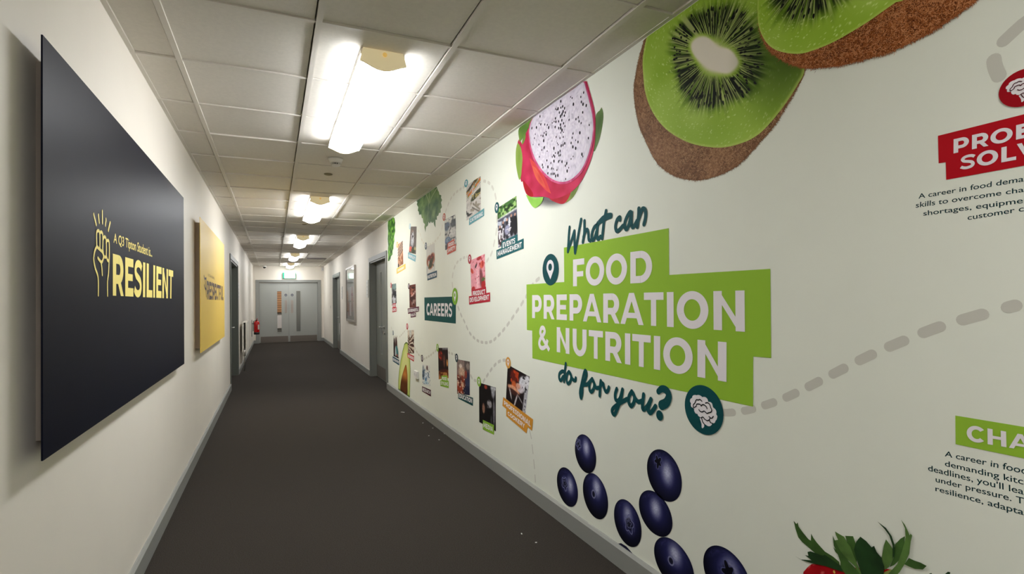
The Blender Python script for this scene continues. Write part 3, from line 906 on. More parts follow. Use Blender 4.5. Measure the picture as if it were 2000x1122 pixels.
trail([(3.804,1.565),(3.693,1.622),(3.638,1.696),(3.596,1.770),(3.581,1.846),(3.591,1.915)], 'dashed trail from pink card up to crowd card', col=(210, 208, 195))
trail([(3.588,2.007),(3.624,2.078),(3.701,2.147),(3.795,2.187),(3.880,2.208)], 'dashed trail arching from crowd card to buffet card', col=(210, 208, 195))
trail([(4.273,2.247),(4.526,2.239),(4.684,2.207),(4.788,2.151),(4.862,2.106)], 'dashed trail sloping down from buffet card to orange-red card', col=(214, 212, 199))
trail([(4.944,2.009),(5.015,1.928),(5.179,1.880),(5.353,1.858),(5.481,1.871)], 'dashed trail from orange-red card to heart bowl card', col=(218, 216, 201))
trail([(5.629,1.890),(5.744,1.946),(5.813,2.020),(5.901,2.072)], 'faint dashed trail from heart bowl card towards the chef card', col=(223, 220, 203))
trail([(6.941,0.800),(6.760,0.851),(6.571,0.912)], 'faint dashed trail above the avocado tip', col=(214, 212, 197))
trail([(7.475,0.911),(7.421,0.878),(7.341,0.847)], 'faint dashed trail beside the near right door, above the two figures card', col=(220, 218, 203))
trail([(6.129,0.737),(6.042,0.693),(5.928,0.659),(5.830,0.654)], 'dashed trail from striped card down to laboratory card', col=(210, 208, 193))
trail([(5.712,0.631),(5.486,0.685),(5.336,0.730),(5.201,0.775)], 'dashed trail from laboratory card up to candle-lit food card', col=(210, 208, 193))
trail([(4.817,0.782),(4.706,0.780),(4.593,0.775)], 'dashed trail from candle-lit food card to EDUCATION card', col=(205, 203, 190))
trail([(4.202,0.650),(4.137,0.618),(4.034,0.617)], 'dashed trail from EDUCATION card to MEDIA card', col=(205, 203, 190))
trail([(3.911,0.622),(3.862,0.659),(3.779,0.715),(3.689,0.771),(3.613,0.808),(3.530,0.835),(3.450,0.844)], 'dashed trail arching from MEDIA card up to gold card', col=(201, 199, 188))
trail([(3.085,0.434),(3.062,0.393),(3.051,0.354),(3.021,0.217),(3.009,0.117)], 'thin dashed trail dropping from gold card to skirting', col=(203, 201, 190), w=0.012)

# ---- title block
tq = [(2.604,1.563),(1.733,1.562),(1.736,1.368),(1.245,1.365),(1.249,1.071),(1.321,1.069),(1.326,0.897),(3.025,0.899),(3.023,1.075),(3.099,1.075),(3.096,1.370),(2.606,1.369)]
T = at_wall('title_block', tq, 'large lime green stepped title block reading FOOD PREPARATION & NUTRITION', 'mural title')
polys('backing_block', [tq], ink(LIME), T, RW, 2)
tx = bold_polys('FOOD', [(2.505,1.488),(1.840,1.484),(1.844,1.341),(2.509,1.342)])
tx += bold_polys('PREPARATION', [(3.014,1.300),(1.351,1.296),(1.353,1.152),(3.019,1.155)])
tx += bold_polys('&', [(2.935,1.111),(2.781,1.112),(2.786,0.966),(2.939,0.963)])
tx += bold_polys('NUTRITION', [(2.699,1.111),(1.436,1.110),(1.440,0.966),(2.703,0.967)])
polys('lettering', tx, ink(OFFW), T, RW, 3)
# handwriting
def script(label, words, w=0.0215, lev=4):
    allp = [q for ws in words for s_ in ws for q in (s_[0] if isinstance(s_, tuple) else s_)]
    t = at_wall('script_lettering', allp, label, 'handwritten text')
    for ws in words:
        out = []
        for s_ in ws:
            ww = w
            if isinstance(s_, tuple):
                s_, ww = s_
            out += stroke(s_, ww) if len(s_) > 1 else [disc(s_[0], ww)]
        polys('word', out, ink(TEAL), t, RW, lev)
script('dark teal handwritten words What can on top of the green title', [
 [[(2.536,1.669),(2.543,1.640),(2.549,1.602),(2.558,1.538)], [(2.558,1.540),(2.521,1.590),(2.486,1.642)], [(2.486,1.639),(2.486,1.586),(2.482,1.524)], [(2.481,1.524),(2.450,1.605),(2.415,1.695)],
  [(2.382,1.683),(2.385,1.621),(2.401,1.574)], [(2.394,1.599),(2.372,1.628),(2.354,1.633),(2.346,1.611),(2.343,1.582),(2.327,1.573)],
  [(2.252,1.646),(2.287,1.639),(2.310,1.612),(2.313,1.582),(2.298,1.574),(2.278,1.597),(2.260,1.633)], [(2.260,1.633),(2.266,1.598),(2.258,1.574),(2.235,1.584)],
  [(2.182,1.704),(2.200,1.657),(2.210,1.616),(2.220,1.574)], ([(2.262,1.651),(2.214,1.667),(2.176,1.675),(2.143,1.675)], [0.02, 0.034, 0.034, 0.03])],
 [[(2.068,1.645),(2.070,1.656),(2.092,1.647),(2.106,1.618),(2.098,1.597),(2.081,1.595),(2.046,1.613)], [(1.979,1.663),(1.991,1.668),(2.012,1.653),(2.031,1.626),(2.030,1.603),(2.016,1.594),(1.996,1.621),(1.981,1.661)], [(1.979,1.663),(1.982,1.627),(1.977,1.601),(1.963,1.600),(1.941,1.621)],
  [(1.926,1.674),(1.929,1.643),(1.940,1.595)], [(1.933,1.620),(1.913,1.653),(1.898,1.669),(1.881,1.659),(1.880,1.629),(1.892,1.600)]]])
script('dark teal handwritten words do for you? under the green title', [
 [[(2.618,0.862),(2.643,0.862),(2.675,0.844),(2.679,0.819),(2.661,0.808),(2.633,0.833)], [(2.600,0.910),(2.612,0.868),(2.623,0.807)],
  [(2.568,0.868),(2.589,0.849),(2.594,0.816),(2.577,0.801),(2.550,0.822),(2.545,0.851),(2.564,0.868)], [(2.547,0.849),(2.524,0.831),(2.500,0.830),(2.495,0.843)]],
 [[(2.419,0.816),(2.387,0.871),(2.395,0.895),(2.412,0.874),(2.435,0.820),(2.452,0.774),(2.444,0.743),(2.430,0.774),(2.427,0.808)], [(2.438,0.811),(2.406,0.820),(2.378,0.826),(2.343,0.851)],
  [(2.331,0.860),(2.356,0.835),(2.358,0.801),(2.339,0.793),(2.317,0.814),(2.314,0.841),(2.332,0.858)], [(2.315,0.842),(2.297,0.820),(2.270,0.823)], [(2.252,0.860),(2.259,0.829),(2.264,0.785)], [(2.256,0.833),(2.235,0.850),(2.227,0.834),(2.211,0.814),(2.193,0.820),(2.183,0.838)]],
 [[(2.117,0.840),(2.130,0.814),(2.129,0.790),(2.111,0.784),(2.090,0.802),(2.071,0.844)], [(2.071,0.844),(2.085,0.797),(2.112,0.750),(2.141,0.713),(2.160,0.726),(2.143,0.747),(2.090,0.778),(2.037,0.805)],
  [(2.000,0.846),(2.022,0.819),(2.024,0.792),(2.007,0.778),(1.986,0.799),(1.982,0.826),(1.999,0.845)], [(1.979,0.820),(1.954,0.807),(1.927,0.815)],
  [(1.915,0.845),(1.921,0.813),(1.924,0.784),(1.913,0.780),(1.887,0.802),(1.865,0.833)], [(1.865,0.833),(1.882,0.797),(1.883,0.777),(1.866,0.775),(1.835,0.808)],
  ([(1.815,0.874),(1.792,0.889),(1.764,0.886),(1.750,0.866),(1.764,0.837),(1.796,0.819)], [0.026, 0.03, 0.034, 0.036, 0.04, 0.042]), ([(1.810,0.773)], 0.022)]])

# ---- location pins and badges
def pin(circ, col, label=None, parent=None, lev=4):
    y, z, ry, rz = circ
    if parent is None:
        t = empty('location_badge', (XR, y, z), label, 'location badge')
        d = polys('disc', [disc((y, z), ry, rz)], ink(col), t, RW, lev)
    else:
        t = polys('pin_badge', [disc((y, z), ry, rz)], ink(col), parent, RW, lev)
    a = []
    for k in range(25):
        th = math.radians(-30 + 240 * k / 24)
        a.append((y + 0.46 * ry * math.cos(th), z + 0.16 * rz + 0.46 * rz * math.sin(th)))
    a.append((y, z - 0.62 * rz))
    polys('pin_mark', [a], ink(OFFW), t, RW, lev + 1)
    polys('pin_hole', [disc((y, z + 0.16 * rz), 0.23 * ry, 0.23 * rz, 20)], ink(col), t, RW, lev + 2)
    return t
pin((2.766,1.448,0.0999,0.0933), TEAL, 'dark teal round location badge at the upper left of the green title')
BRN = [(1.625,0.872),(1.621,0.876),(1.615,0.880),(1.612,0.887),(1.607,0.891),(1.598,0.894),(1.589,0.894),(1.585,0.896),(1.576,0.897),(1.566,0.895),(1.560,0.892),(1.552,0.894),(1.542,0.894),(1.533,0.888),(1.529,0.879),(1.520,0.880),(1.511,0.876),(1.506,0.863),(1.495,0.857),(1.490,0.848),(1.491,0.839),(1.486,0.833),(1.490,0.820),(1.495,0.815),(1.499,0.807),(1.507,0.803),(1.514,0.804),(1.513,0.798),(1.523,0.789),(1.535,0.787),(1.552,0.791),(1.553,0.781),(1.561,0.773),(1.566,0.775),(1.567,0.789),(1.575,0.808),(1.569,0.811),(1.583,0.816),(1.587,0.822),(1.597,0.823),(1.604,0.831),(1.605,0.839),(1.608,0.841),(1.619,0.844),(1.622,0.851),(1.621,0.858),(1.626,0.863)]
BRL = [[(1.608,0.845),(1.608,0.854),(1.599,0.863),(1.594,0.873),(1.587,0.878),(1.581,0.877),(1.572,0.881),(1.561,0.876)], [(1.605,0.844),(1.593,0.851),(1.590,0.859),(1.581,0.862),(1.571,0.862),(1.565,0.857),(1.561,0.862),(1.550,0.864),(1.539,0.859),(1.536,0.852)],
 [(1.543,0.872),(1.533,0.875),(1.522,0.871),(1.518,0.861),(1.512,0.852),(1.516,0.843),(1.528,0.838),(1.537,0.834),(1.545,0.838),(1.552,0.840),(1.561,0.835),(1.573,0.836),(1.578,0.841)], [(1.568,0.811),(1.557,0.816),(1.546,0.809),(1.535,0.807),(1.526,0.812),(1.521,0.821),(1.527,0.824)], [(1.521,0.821),(1.512,0.821),(1.505,0.829)], [(1.524,0.810),(1.520,0.804),(1.510,0.802)], [(1.564,0.809),(1.559,0.797),(1.550,0.790)]]
BC = (1.557,0.844,0.0999,0.0934)
BRS = spline(BRN, 4, closed=True)
def brain_badge(c, k, col, label):
    t = empty('brain_badge', (XR, c[0], c[1]), label, 'brain badge')
    polys('disc', [disc(c, BC[2] * k, BC[3] * k, 48)], ink(col), t, RW, 4)
    M = lambda p: (c[0] + (p[0] - BC[0]) * k, c[1] + (p[1] - BC[1]) * k)
    polys('brain_drawing', [[M(p) for p in BRS]], ink(OFFW), t, RW, 5)
    polys('fold_line', [q for l in BRL for q in stroke([M(p) for p in l], 0.0042 * k)], ink((20, 24, 28) if col == TEAL else (70, 10, 30)), t, RW, 6)
brain_badge(BC[:2], 1.0, TEAL, 'dark teal round badge with white brain at the lower right of the green title')
rb = (0.589,1.723,0.0420,0.0414)
brain_badge(rb[:2], 0.5 * (rb[2] / BC[2] + rb[3] / BC[3]), (158, 12, 26), 'red round badge with white brain above the red block at the right edge')

# ---- right-hand text blocks
def ext(a, b, k):
    return (b[0] + (b[0] - a[0]) * k, b[1] + (b[1] - a[1]) * k)
rq = [(0.754,1.665),(0.590,1.665),(0.593,1.548),(0.739,1.553),(0.739,1.596),(0.754,1.597)]
lets = bold_polys('PROBLEM', [(0.721,1.647),(0.609,1.645),(0.610,1.613),(0.722,1.613)], prefix='PRO') + bold_polys('SOLVING', [(0.709,1.602),(0.604,1.603),(0.605,1.569),(0.710,1.570)], prefix='SOL')
y_end = min(q[0] for l in lets for q in l) - 0.035
rq[1] = (y_end, rq[0][1]); rq[2] = (y_end, rq[3][1])
t = at_wall('skill_heading', rq[:1] + rq[3:], 'red stepped block with white lettering PROBLEM SOLVING at the right edge', 'heading')
polys('backing_block', [rq], ink((178, 14, 28)), t, RW, 2)
polys('lettering', lets, ink(OFFW), t, RW, 3)
gq = [(0.733,0.982),(0.606,0.982),(0.607,0.913),(0.734,0.913)]
lets = bold_polys('CHALLENGE', [(0.710,0.965),(0.636,0.965),(0.636,0.930),(0.711,0.927)], prefix='CH')
y_end = min(q[0] for l in lets for q in l) - 0.025
gq[1] = (y_end, gq[0][1]); gq[2] = (y_end, gq[3][1])
t = at_wall('skill_heading', gq[:1] + gq[3:], 'lime green block with white lettering beginning CHA at the lower right edge', 'heading')
polys('backing_block', [gq], ink(LIME), t, RW, 2)
polys('lettering', lets, ink(OFFW), t, RW, 3)
BODY = ink((20, 52, 56))
o = text_lines('body_text', [('A career in food demands', 'A career in food dema', [(0.801,1.530),(0.593,1.531),(0.594,1.519),(0.801,1.518)]), ('skills to overcome challenges,', 'skills to overcome cha', [(0.807,1.509),(0.594,1.507),(0.594,1.496),(0.808,1.496)]),
 ('shortages, equipment', 'shortages, equipme', [(0.791,1.485),(0.596,1.484),(0.596,1.472),(0.791,1.473)]), ('customer c', 'customer c', [(0.698,1.461),(0.595,1.466),(0.595,1.454),(0.698,1.449)])], BODY)
tag(o, 'four lines of dark small print under the red block', 'small print')
o = text_lines('body_text', [('A career in food', 'A career in foo', [(0.757,0.891),(0.613,0.894),(0.614,0.879),(0.758,0.878)]), ('demanding kitchens', 'demanding kit', [(0.758,0.867),(0.619,0.869),(0.619,0.855),(0.758,0.854)]),
 ("deadlines, you'll learn", "deadlines, you'll lea", [(0.795,0.846),(0.609,0.847),(0.609,0.833),(0.795,0.832)]), ('under pressure. T', 'under pressure. T', [(0.779,0.822),(0.609,0.826),(0.609,0.812),(0.779,0.809)]), ('resilience, adapta', 'resilience, adapta', [(0.780,0.799),(0.610,0.802),(0.610,0.788),(0.780,0.786)])], BODY)
tag(o, 'five lines of dark small print under the green CHA block', 'small print')

# ---- CAREERS board
cq = [(5.655,1.307),(4.562,1.307),(4.571,1.062),(5.655,1.059)]
t = at_wall('careers_block', cq, 'dark teal block with white lettering CAREERS in the middle of the career cards', 'heading')
polys('backing_block', [cq], ink((16, 78, 76)), t, RW, 2)
polys('lettering', bold_polys('CAREERS', [(5.564,1.243),(4.667,1.246),(4.672,1.119),(5.569,1.117)]), ink(OFFW), t, RW, 3)
pin((4.584,1.308,0.0819,0.0775), (128, 176, 50), 'lime green location badge on the corner of the CAREERS block')

# ---- career cards
def card(label, q, fn, pinc, pcol, bans, bcol, lines, nu=40, nv=64, lettering=True):
    t = at_wall('career_card', q, label, 'career card', 'career cards on the mural')
    photo('photo', q, fn, t, 2, nu, nv)
    polys('banner', bans, ink(bcol), t, RW, 3)
    out = []
    for text, bq in lines:
        out += bold_polys(text, bq)
    polys('lettering', out, ink((236, 232, 230)), t, RW, 4)
    pin(pinc, pcol, parent=t, lev=3)
    return t
def f_catering(u, v):
    p = Paint(u, v, (198, 192, 184))
    for k, (c, d) in enumerate((((60, 58, 50), .02), ((188, 178, 166), .14), ((206, 200, 190), .27), ((190, 184, 176), .42))):
        p.rect(-.1, d, 1.1, d + .1, c, 0.01, shear=0.32)
    p.speck(9, 30, .45, (176, 128, 70), 1, 0.0, .06, 1, .14, shear=0.32).speck(11, 34, .6, (70, 82, 40), 2, 0, .06, 1, .14, shear=0.32)
    p.speck(9, 30, .35, (206, 108, 48), 3, 0.1, .18, 1, .27, shear=0.32).speck(10, 30, .62, (120, 130, 50), 4, 0.1, .18, 1, .27, shear=0.32)
    p.ell(.68, .42, .36, .085, (58, 60, 40), .15, rot=-.25).speck(12, 36, .55, (168, 150, 90), 5, .35, .35, .98, .5)
    p.rect(-.1, .30, 1.1, .312, (80, 76, 70), .006, shear=.32).rect(-.1, .16, 1.1, .17, (90, 84, 78), .006, shear=.32)
    p.speck(8, 16, .55, (48, 46, 44), 6, 0, .55, .42, .92).speck(6, 14, .62, (150, 140, 124), 7, .3, .55, 1, .85)
    p.rect(.45, .6, .95, .66, (128, 118, 104), .02, shear=-.5).rect(.4, .72, 1, .76, (100, 92, 82), .02, shear=-.4)
    return p.grain(30, .2, 8)
def f_safety(u, v):
    p = Paint(u, v, (176, 174, 168))
    p.rect(.0, 0, 1, .16, (206, 204, 192), .05).ell(.22, .26, .26, .14, (84, 98, 116), .2).rect(.62, .12, 1, .36, (58, 62, 58), .02)
    p.rect(.3, .3, .62, .42, (208, 206, 202), .06, shear=.4).ell(.62, .5, .4, .12, (196, 194, 190), .3).rect(.42, .36, .56, .42, (40, 40, 42), .02, shear=.7)
    p.ell(.25, .72, .26, .12, (72, 92, 122), .12).ell(.25, .7, .18, .07, (120, 138, 160), .4).rect(0, .84, .3, 1, (52, 54, 58), .04)
    return p.speck(9, 14, .7, (66, 68, 70), 11).grain(24, .25, 12)
def f_heart(u, v):
    p = Paint(u, v, (206, 204, 196))
    p.rect(.0, .12, .36, .4, (176, 180, 180), .12, shear=1.2).rect(.6, .05, .95, .38, (188, 188, 184), .12, shear=-1)
    p.ell(.34, .52, .32, .19, (160, 104, 76), .1).ell(.72, .5, .32, .2, (176, 122, 92), .1).ell(.52, .68, .32, .16, (176, 122, 92), .12)
    p.ell(.38, .50, .22, .14, (92, 44, 26), .12).ell(.68, .48, .22, .15, (104, 48, 28), .12).ell(.52, .64, .2, .16, (64, 44, 24), .15)
    p.speck(12, 20, .6, (170, 52, 30), 21, .25, .36, .85, .56).ell(.3, .58, .05, .08, (222, 210, 196), .3).speck(12, 18, .68, (60, 72, 28), 22, .25, .45, .85, .8)
    return p
def f_event(u, v):
    p = Paint(u, v, (150, 150, 160))
    p.rect(0, 0, 1, .28, (70, 112, 52), .02, shear=0).speck(9, 16, .5, (150, 186, 110), 31, 0, 0, 1, .28).speck(10, 18, .6, (36, 62, 28), 32, 0, 0, 1, .28)
    p.rect(0, .27, 1, .31, (206, 210, 198), .012, shear=.04).rect(0, .31, 1, .5, (74, 76, 92), .03)
    p.speck(7, 10, .55, (180, 184, 196), 33, 0, .3, 1, .5)
    for cx, cy, c in ((.12, .52, (60, 40, 40)), (.3, .46, (40, 36, 44)), (.5, .44, (34, 32, 40)), (.72, .40, (24, 22, 30)), (.9, .42, (18, 18, 24))):
        p.ell(cx, cy + .22, .11, .24, c, .15).ell(cx, cy - .02, .045, .035, (196, 150, 128), .3)
    p.ell(.5, .66, .14, .12, (146, 146, 170), .3).ell(.62, .5, .05, .12, (222, 222, 228), .3).ell(.1, .72, .05, .1, (226, 224, 226), .3).ell(.84, .62, .09, .2, (22, 22, 28), .2).ell(.27, .7, .03, .1, (225, 225, 228), .3)
    return p.speck(14, 20, .72, (212, 206, 210), 34, 0, .5, .7, .95).grain(26, .25, 35)
def f_pink(u, v):
    p = Paint(u, v, (226, 150, 160))
    p.ell(.62, .05, .16, .05, (170, 34, 40), .2).ell(.1, .32, .12, .06, (200, 66, 50), .2, .6).ell(.8, .26, .14, .1, (214, 92, 74), .2).ell(.85, .24, .05, .09, (176, 36, 36), .3)
    p.ell(.72, .62, .12, .26, (128, 64, 70), .35, -.12).rect(.36, .30, .62, .92, (232, 162, 172), .03, shear=0).ell(.40, .22, .1, .04, (54, 30, 34), .2, -.6).ell(.47, .6, .05, .28, (240, 190, 196), .5)
    p.ell(.14, .86, .14, .09, (178, 36, 40), .15).ell(.86, .84, .13, .14, (176, 34, 40), .15).ell(.86, .68, .12, .05, (84, 96, 52), .2).ell(.28, .93, .1, .05, (96, 80, 46), .2).ell(.6, .95, .12, .05, (120, 50, 54), .3)
    return p.speck(16, 26, .8, (170, 60, 66), 41).grain(20, .12, 42)
def f_chef(u, v):
    p = Paint(u, v, (104, 94, 88))
    p.rect(.0, 0, .3, .6, (120, 106, 96), .1).ell(.4, .2, .12, .08, (150, 120, 104), .3).ell(.4, .5, .24, .3, (176, 174, 178), .2).ell(.5, .45, .06, .24, (214, 214, 216), .4)
    p.ell(.2, .85, .26, .1, (206, 96, 80), .2).ell(.6, .88, .26, .12, (56, 66, 40), .2).ell(.85, .8, .16, .06, (170, 160, 110), .3)
    return p.speck(8, 14, .68, (60, 56, 58), 51, .1, .2, .7, .8).grain(20, .25, 52)
def f_shelves(u, v):
    p = Paint(u, v, (196, 150, 118))
    for k in range(4):
        p.rect(0, .10 + .12 * k, 1.1, .16 + .12 * k, (44, 28, 24), .012, shear=.28).rect(0, .05 + .12 * k, 1.1, .09 + .12 * k, (226, 200, 180), .015, shear=.28)
    p.speck(10, 10, .5, (150, 96, 62), 61, 0, .55, 1, 1).ell(.1, .95, .14, .1, (36, 26, 24), .2).ell(.9, .75, .1, .2, (150, 92, 58), .3)
    return p.grain(18, .2, 62)
def f_lab(u, v):
    p = Paint(u, v, (96, 92, 88))
    p.ell(.6, .14, .5, .16, (120, 144, 140), .3).ell(.4, .5, .16, .25, (48, 46, 50), .3).ell(.75, .55, .18, .24, (36, 36, 40), .3).ell(.5, .8, .2, .16, (206, 208, 212), .3)
    return p.speck(8, 12, .6, (186, 186, 186), 71, 0, .3, 1, 1).grain(20, .3, 72)
def f_meat(u, v):
    p = Paint(u, v, (98, 48, 38))
    p.ell(.45, .24, .22, .08, (150, 92, 70), .3).ell(.6, .42, .4, .05, (206, 170, 160), .4, -.3).ell(.4, .38, .2, .08, (178, 112, 96), .3).ell(.65, .75, .35, .12, (150, 120, 112), .4, -.3).ell(.4, .6, .4, .08, (60, 26, 24), .3)
    return p.speck(9, 14, .62, (56, 22, 20), 81).grain(20, .3, 82)
def f_figures(u, v):
    p = Paint(u, v, (214, 212, 198))
    p.ell(.22, .6, .2, .5, (52, 34, 30), .08).ell(.62, .42, .2, .36, (64, 36, 32), .08).ell(.66, .75, .3, .3, (58, 118, 116), .12).ell(.45, .8, .14, .28, (180, 196, 196), .3).ell(.7, .9, .16, .08, (160, 84, 70), .3).rect(0, .93, 1, 1, (40, 40, 42), .03)
    return p
def f_fan(u, v):
    p = Paint(u, v, (206, 192, 172))
    a = np.arctan2(v - .62, u + .1)
    s = np.sin(a * 26)
    p.mix((sstep(.0, .3, s) * sstep(.15, .3, v)), (84, 44, 34))
    p.rect(.3, -.1, .6, .3, (190, 190, 182), .05)
    return p.speck(10, 18, .62, (60, 40, 34), 91, 0, .3, 1, 1).grain(24, .25, 92)
def f_research(u, v):
    p = Paint(u, v, (222, 222, 214))
    p.ell(.62, .14, .1, .11, (96, 70, 66), .3).ell(.12, .2, .1, .14, (150, 160, 164), .4).ell(.15, .45, .18, .18, (70, 84, 102), .3).ell(.55, .55, .3, .2, (206, 214, 222), .4).ell(.45, .72, .12, .1, (84, 128, 166), .3, .6).ell(.1, .62, .06, .12, (24, 26, 30), .3).ell(.5, .85, .3, .08, (182, 206, 216), .4)
    return p.speck(9, 14, .72, (104, 124, 140), 101, 0, .2, 1, .95)
def f_styling(u, v):
    p = Paint(u, v, (34, 20, 18))
    p.ell(.25, .24, .2, .13, (176, 50, 22), .25).speck(9, 12, .55, (92, 28, 14), 111, .05, .1, .45, .4).rect(.45, 0, 1, .06, (132, 128, 130), .03)
    p.ell(.62, .42, .1, .2, (104, 64, 50), .4).ell(.9, .5, .06, .12, (216, 152, 84), .3).rect(0, .74, 1.1, 1.1, (176, 120, 66), .03).speck(11, 14, .55, (98, 42, 22), 112, 0, .72, 1, 1).ell(.5, .74, .36, .06, (70, 26, 18), .3)
    return p.grain(20, .3, 113)
def f_education(u, v):
    p = Paint(u, v, (124, 98, 92))
    p.rect(0, 0, .6, .2, (142, 124, 116), .1).ell(.42, .35, .3, .14, (196, 164, 140), .4).ell(.3, .18, .12, .06, (216, 200, 186), .3).rect(.6, -.1, 1.1, .3, (88, 78, 74), .06).ell(.85, .15, .12, .1, (150, 136, 128), .3)
    p.rect(-.1, .5, 1.1, 1.1, (96, 40, 30), .1).speck(9, 12, .5, (150, 60, 36), 121, 0, .45, .6, 1).ell(.85, .6, .2, .3, (52, 56, 80), .3).ell(.8, .9, .3, .14, (36, 38, 62), .3).ell(.45, .72, .1, .08, (206, 170, 140), .3).ell(.7, .4, .1, .12, (140, 64, 50), .3)
    return p.speck(12, 18, .74, (226, 200, 176), 122, 0, .5, .8, 1).grain(24, .3, 123)
def f_media(u, v):
    p = Paint(u, v, (18, 15, 16))
    p.ell(.42, .06, .1, .05, (136, 50, 36), .3).ell(.85, .12, .1, .14, (150, 150, 156), .4).ell(.64, .44, .14, .09, (148, 144, 146), .25).speck(10, 14, .55, (70, 64, 66), 131, .5, .36, .78, .54).ell(.28, .6, .08, .12, (156, 112, 92), .3).ell(.9, .6, .06, .3, (110, 106, 112), .4).ell(.75, .8, .05, .12, (60, 56, 60), .4).rect(.7, .0, 1, .08, (190, 190, 192), .04)
    return p.grain(18, .3, 132)
def f_cookery(u, v):
    p = Paint(u, v, (26, 16, 18))
    p.ell(.35, .2, .2, .16, (96, 26, 18), .4).speck(9, 11, .6, (176, 60, 26), 141, .15, .05, .55, .42).ell(.36, .46, .12, .12, (196, 92, 44), .3).ell(.36, .58, .3, .09, (214, 150, 116), .25).ell(.36, .66, .3, .07, (70, 36, 32), .25)
    p.ell(.78, .28, .2, .2, (206, 204, 210), .2, .4).ell(.66, .44, .16, .12, (206, 196, 202), .2).ell(.55, .42, .1, .08, (206, 150, 128), .3).ell(.92, .2, .12, .2, (214, 212, 216), .2)
    p.rect(.86, .35, 1.1, 1.1, (178, 176, 182), .03).ell(.5, .85, .03, .2, (200, 190, 190), .4, .3).ell(.22, .75, .03, .16, (186, 180, 180), .4, -.5).ell(.7, .72, .16, .02, (150, 146, 150), .4, .5)
    return p.speck(16, 22, .78, (40, 38, 42), 142, .7, 0, 1, 1).grain(22, .25, 143)
CT = (96, 156, 162)
card('career card of buffet trays above a pale teal CATERING banner', [(4.239,2.246),(3.899,2.251),(3.904,1.948),(4.251,1.948)], f_catering, (4.243,2.264,0.0475,0.0324), CT, [[(4.177,1.956),(3.831,1.986),(3.833,1.927),(4.186,1.898)]], CT, [('CATERING', [(4.154,1.947),(3.857,1.965),(3.858,1.934),(4.156,1.917)])])
card('career card of gloved hands above an orange-red FOOD SAFETY banner', [(4.877,2.045),(4.541,2.045),(4.530,1.763),(4.868,1.752)], f_safety, (4.890,2.072,0.0476,0.0375), (196, 98, 62), [[(4.789,1.811),(4.584,1.831),(4.581,1.776),(4.794,1.757)], [(4.807,1.761),(4.537,1.779),(4.542,1.719),(4.803,1.701)]], (192, 78, 50), [('FOOD', [(4.761,1.804),(4.597,1.812),(4.598,1.778),(4.762,1.771)]), ('SAFETY', [(4.788,1.756),(4.555,1.767),(4.556,1.733),(4.789,1.721)])])
card('career card of hands around a heart shaped bowl, navy NUTRITION banner', [(5.546,1.849),(5.228,1.859),(5.226,1.569),(5.560,1.530)], f_heart, (5.568,1.859,0.0435,0.0397), (74, 96, 104), [[(5.522,1.557),(5.154,1.575),(5.162,1.506),(5.519,1.486)]], (52, 82, 100), [('NUTRITION', [(5.496,1.540),(5.179,1.555),(5.180,1.520),(5.497,1.502)])])
card('career card of a suited crowd above a dark teal EVENTS MANAGEMENT banner', [(3.568,1.943),(3.232,1.972),(3.219,1.675),(3.562,1.651)], f_event, (3.576,1.948,0.0421,0.0403), (22, 84, 90), [[(3.498,1.690),(3.222,1.712),(3.221,1.661),(3.500,1.637)], [(3.595,1.638),(3.127,1.673),(3.129,1.607),(3.593,1.570)]], (26, 92, 96), [('EVENTS', [(3.474,1.680),(3.259,1.691),(3.260,1.656),(3.475,1.642)]), ('MANAGEMENT', [(3.569,1.627),(3.155,1.654),(3.156,1.618),(3.570,1.590)])], nu=56, nv=80)
card('career card of a pink bottle and strawberries above a red PRODUCT DEVELOPMENT banner', [(4.169,1.602),(3.833,1.631),(3.823,1.350),(4.144,1.313)], f_pink, (4.179,1.615,0.0416,0.0403), (164, 28, 44), [[(4.137,1.355),(3.815,1.376),(3.810,1.325),(4.134,1.304)], [(4.209,1.305),(3.730,1.330),(3.732,1.260),(4.206,1.235)]], (176, 28, 48), [('PRODUCT', [(4.110,1.345),(3.832,1.356),(3.833,1.317),(4.111,1.306)]), ('DEVELOPMENT', [(4.183,1.292),(3.750,1.314),(3.751,1.276),(4.185,1.254)])])
PT = (128, 178, 190)
card('career card of a chef plating food, slanted pale blue banner, near the ceiling', [(6.247,2.158),(5.958,2.121),(6.012,1.808),(6.349,1.857)], f_chef, (6.282,2.164,0.0437,0.0355), (176, 206, 214), [[(6.399,1.865),(6.000,1.791),(6.035,1.721),(6.403,1.795)]], PT, [('HOSPITALITY', [(6.359,1.837),(6.033,1.776),(6.050,1.745),(6.360,1.804)])], nu=24)
card('career card of shop shelves above a slanted yellow banner', [(6.971,2.016),(6.683,2.034),(6.664,1.740),(6.986,1.712)], f_shelves, (7.011,2.016,0.0604,0.0412), (236, 206, 120), [[(7.065,1.705),(6.537,1.735),(6.540,1.671),(7.062,1.631)]], (234, 200, 100), [('IIIIII', [(6.987,1.689),(6.618,1.708),(6.619,1.679),(6.989,1.656)])], nu=24)
card('small career card beside the near right door with a red FOOD SCIENCE banner', [(7.402,1.505),(7.112,1.507),(7.090,1.240),(7.406,1.206)], f_lab, (7.441,1.491,0.0441,0.0379), (190, 60, 60), [[(7.361,1.234),(7.140,1.244),(7.143,1.181),(7.354,1.171)], [(7.380,1.175),(7.087,1.189),(7.090,1.133),(7.373,1.116)]], (190, 34, 44), [('FOOD', [(7.340,1.223),(7.156,1.231),(7.158,1.195),(7.342,1.185)]), ('SCIENCE', [(7.359,1.168),(7.103,1.180),(7.105,1.142),(7.361,1.129)])], nu=18)
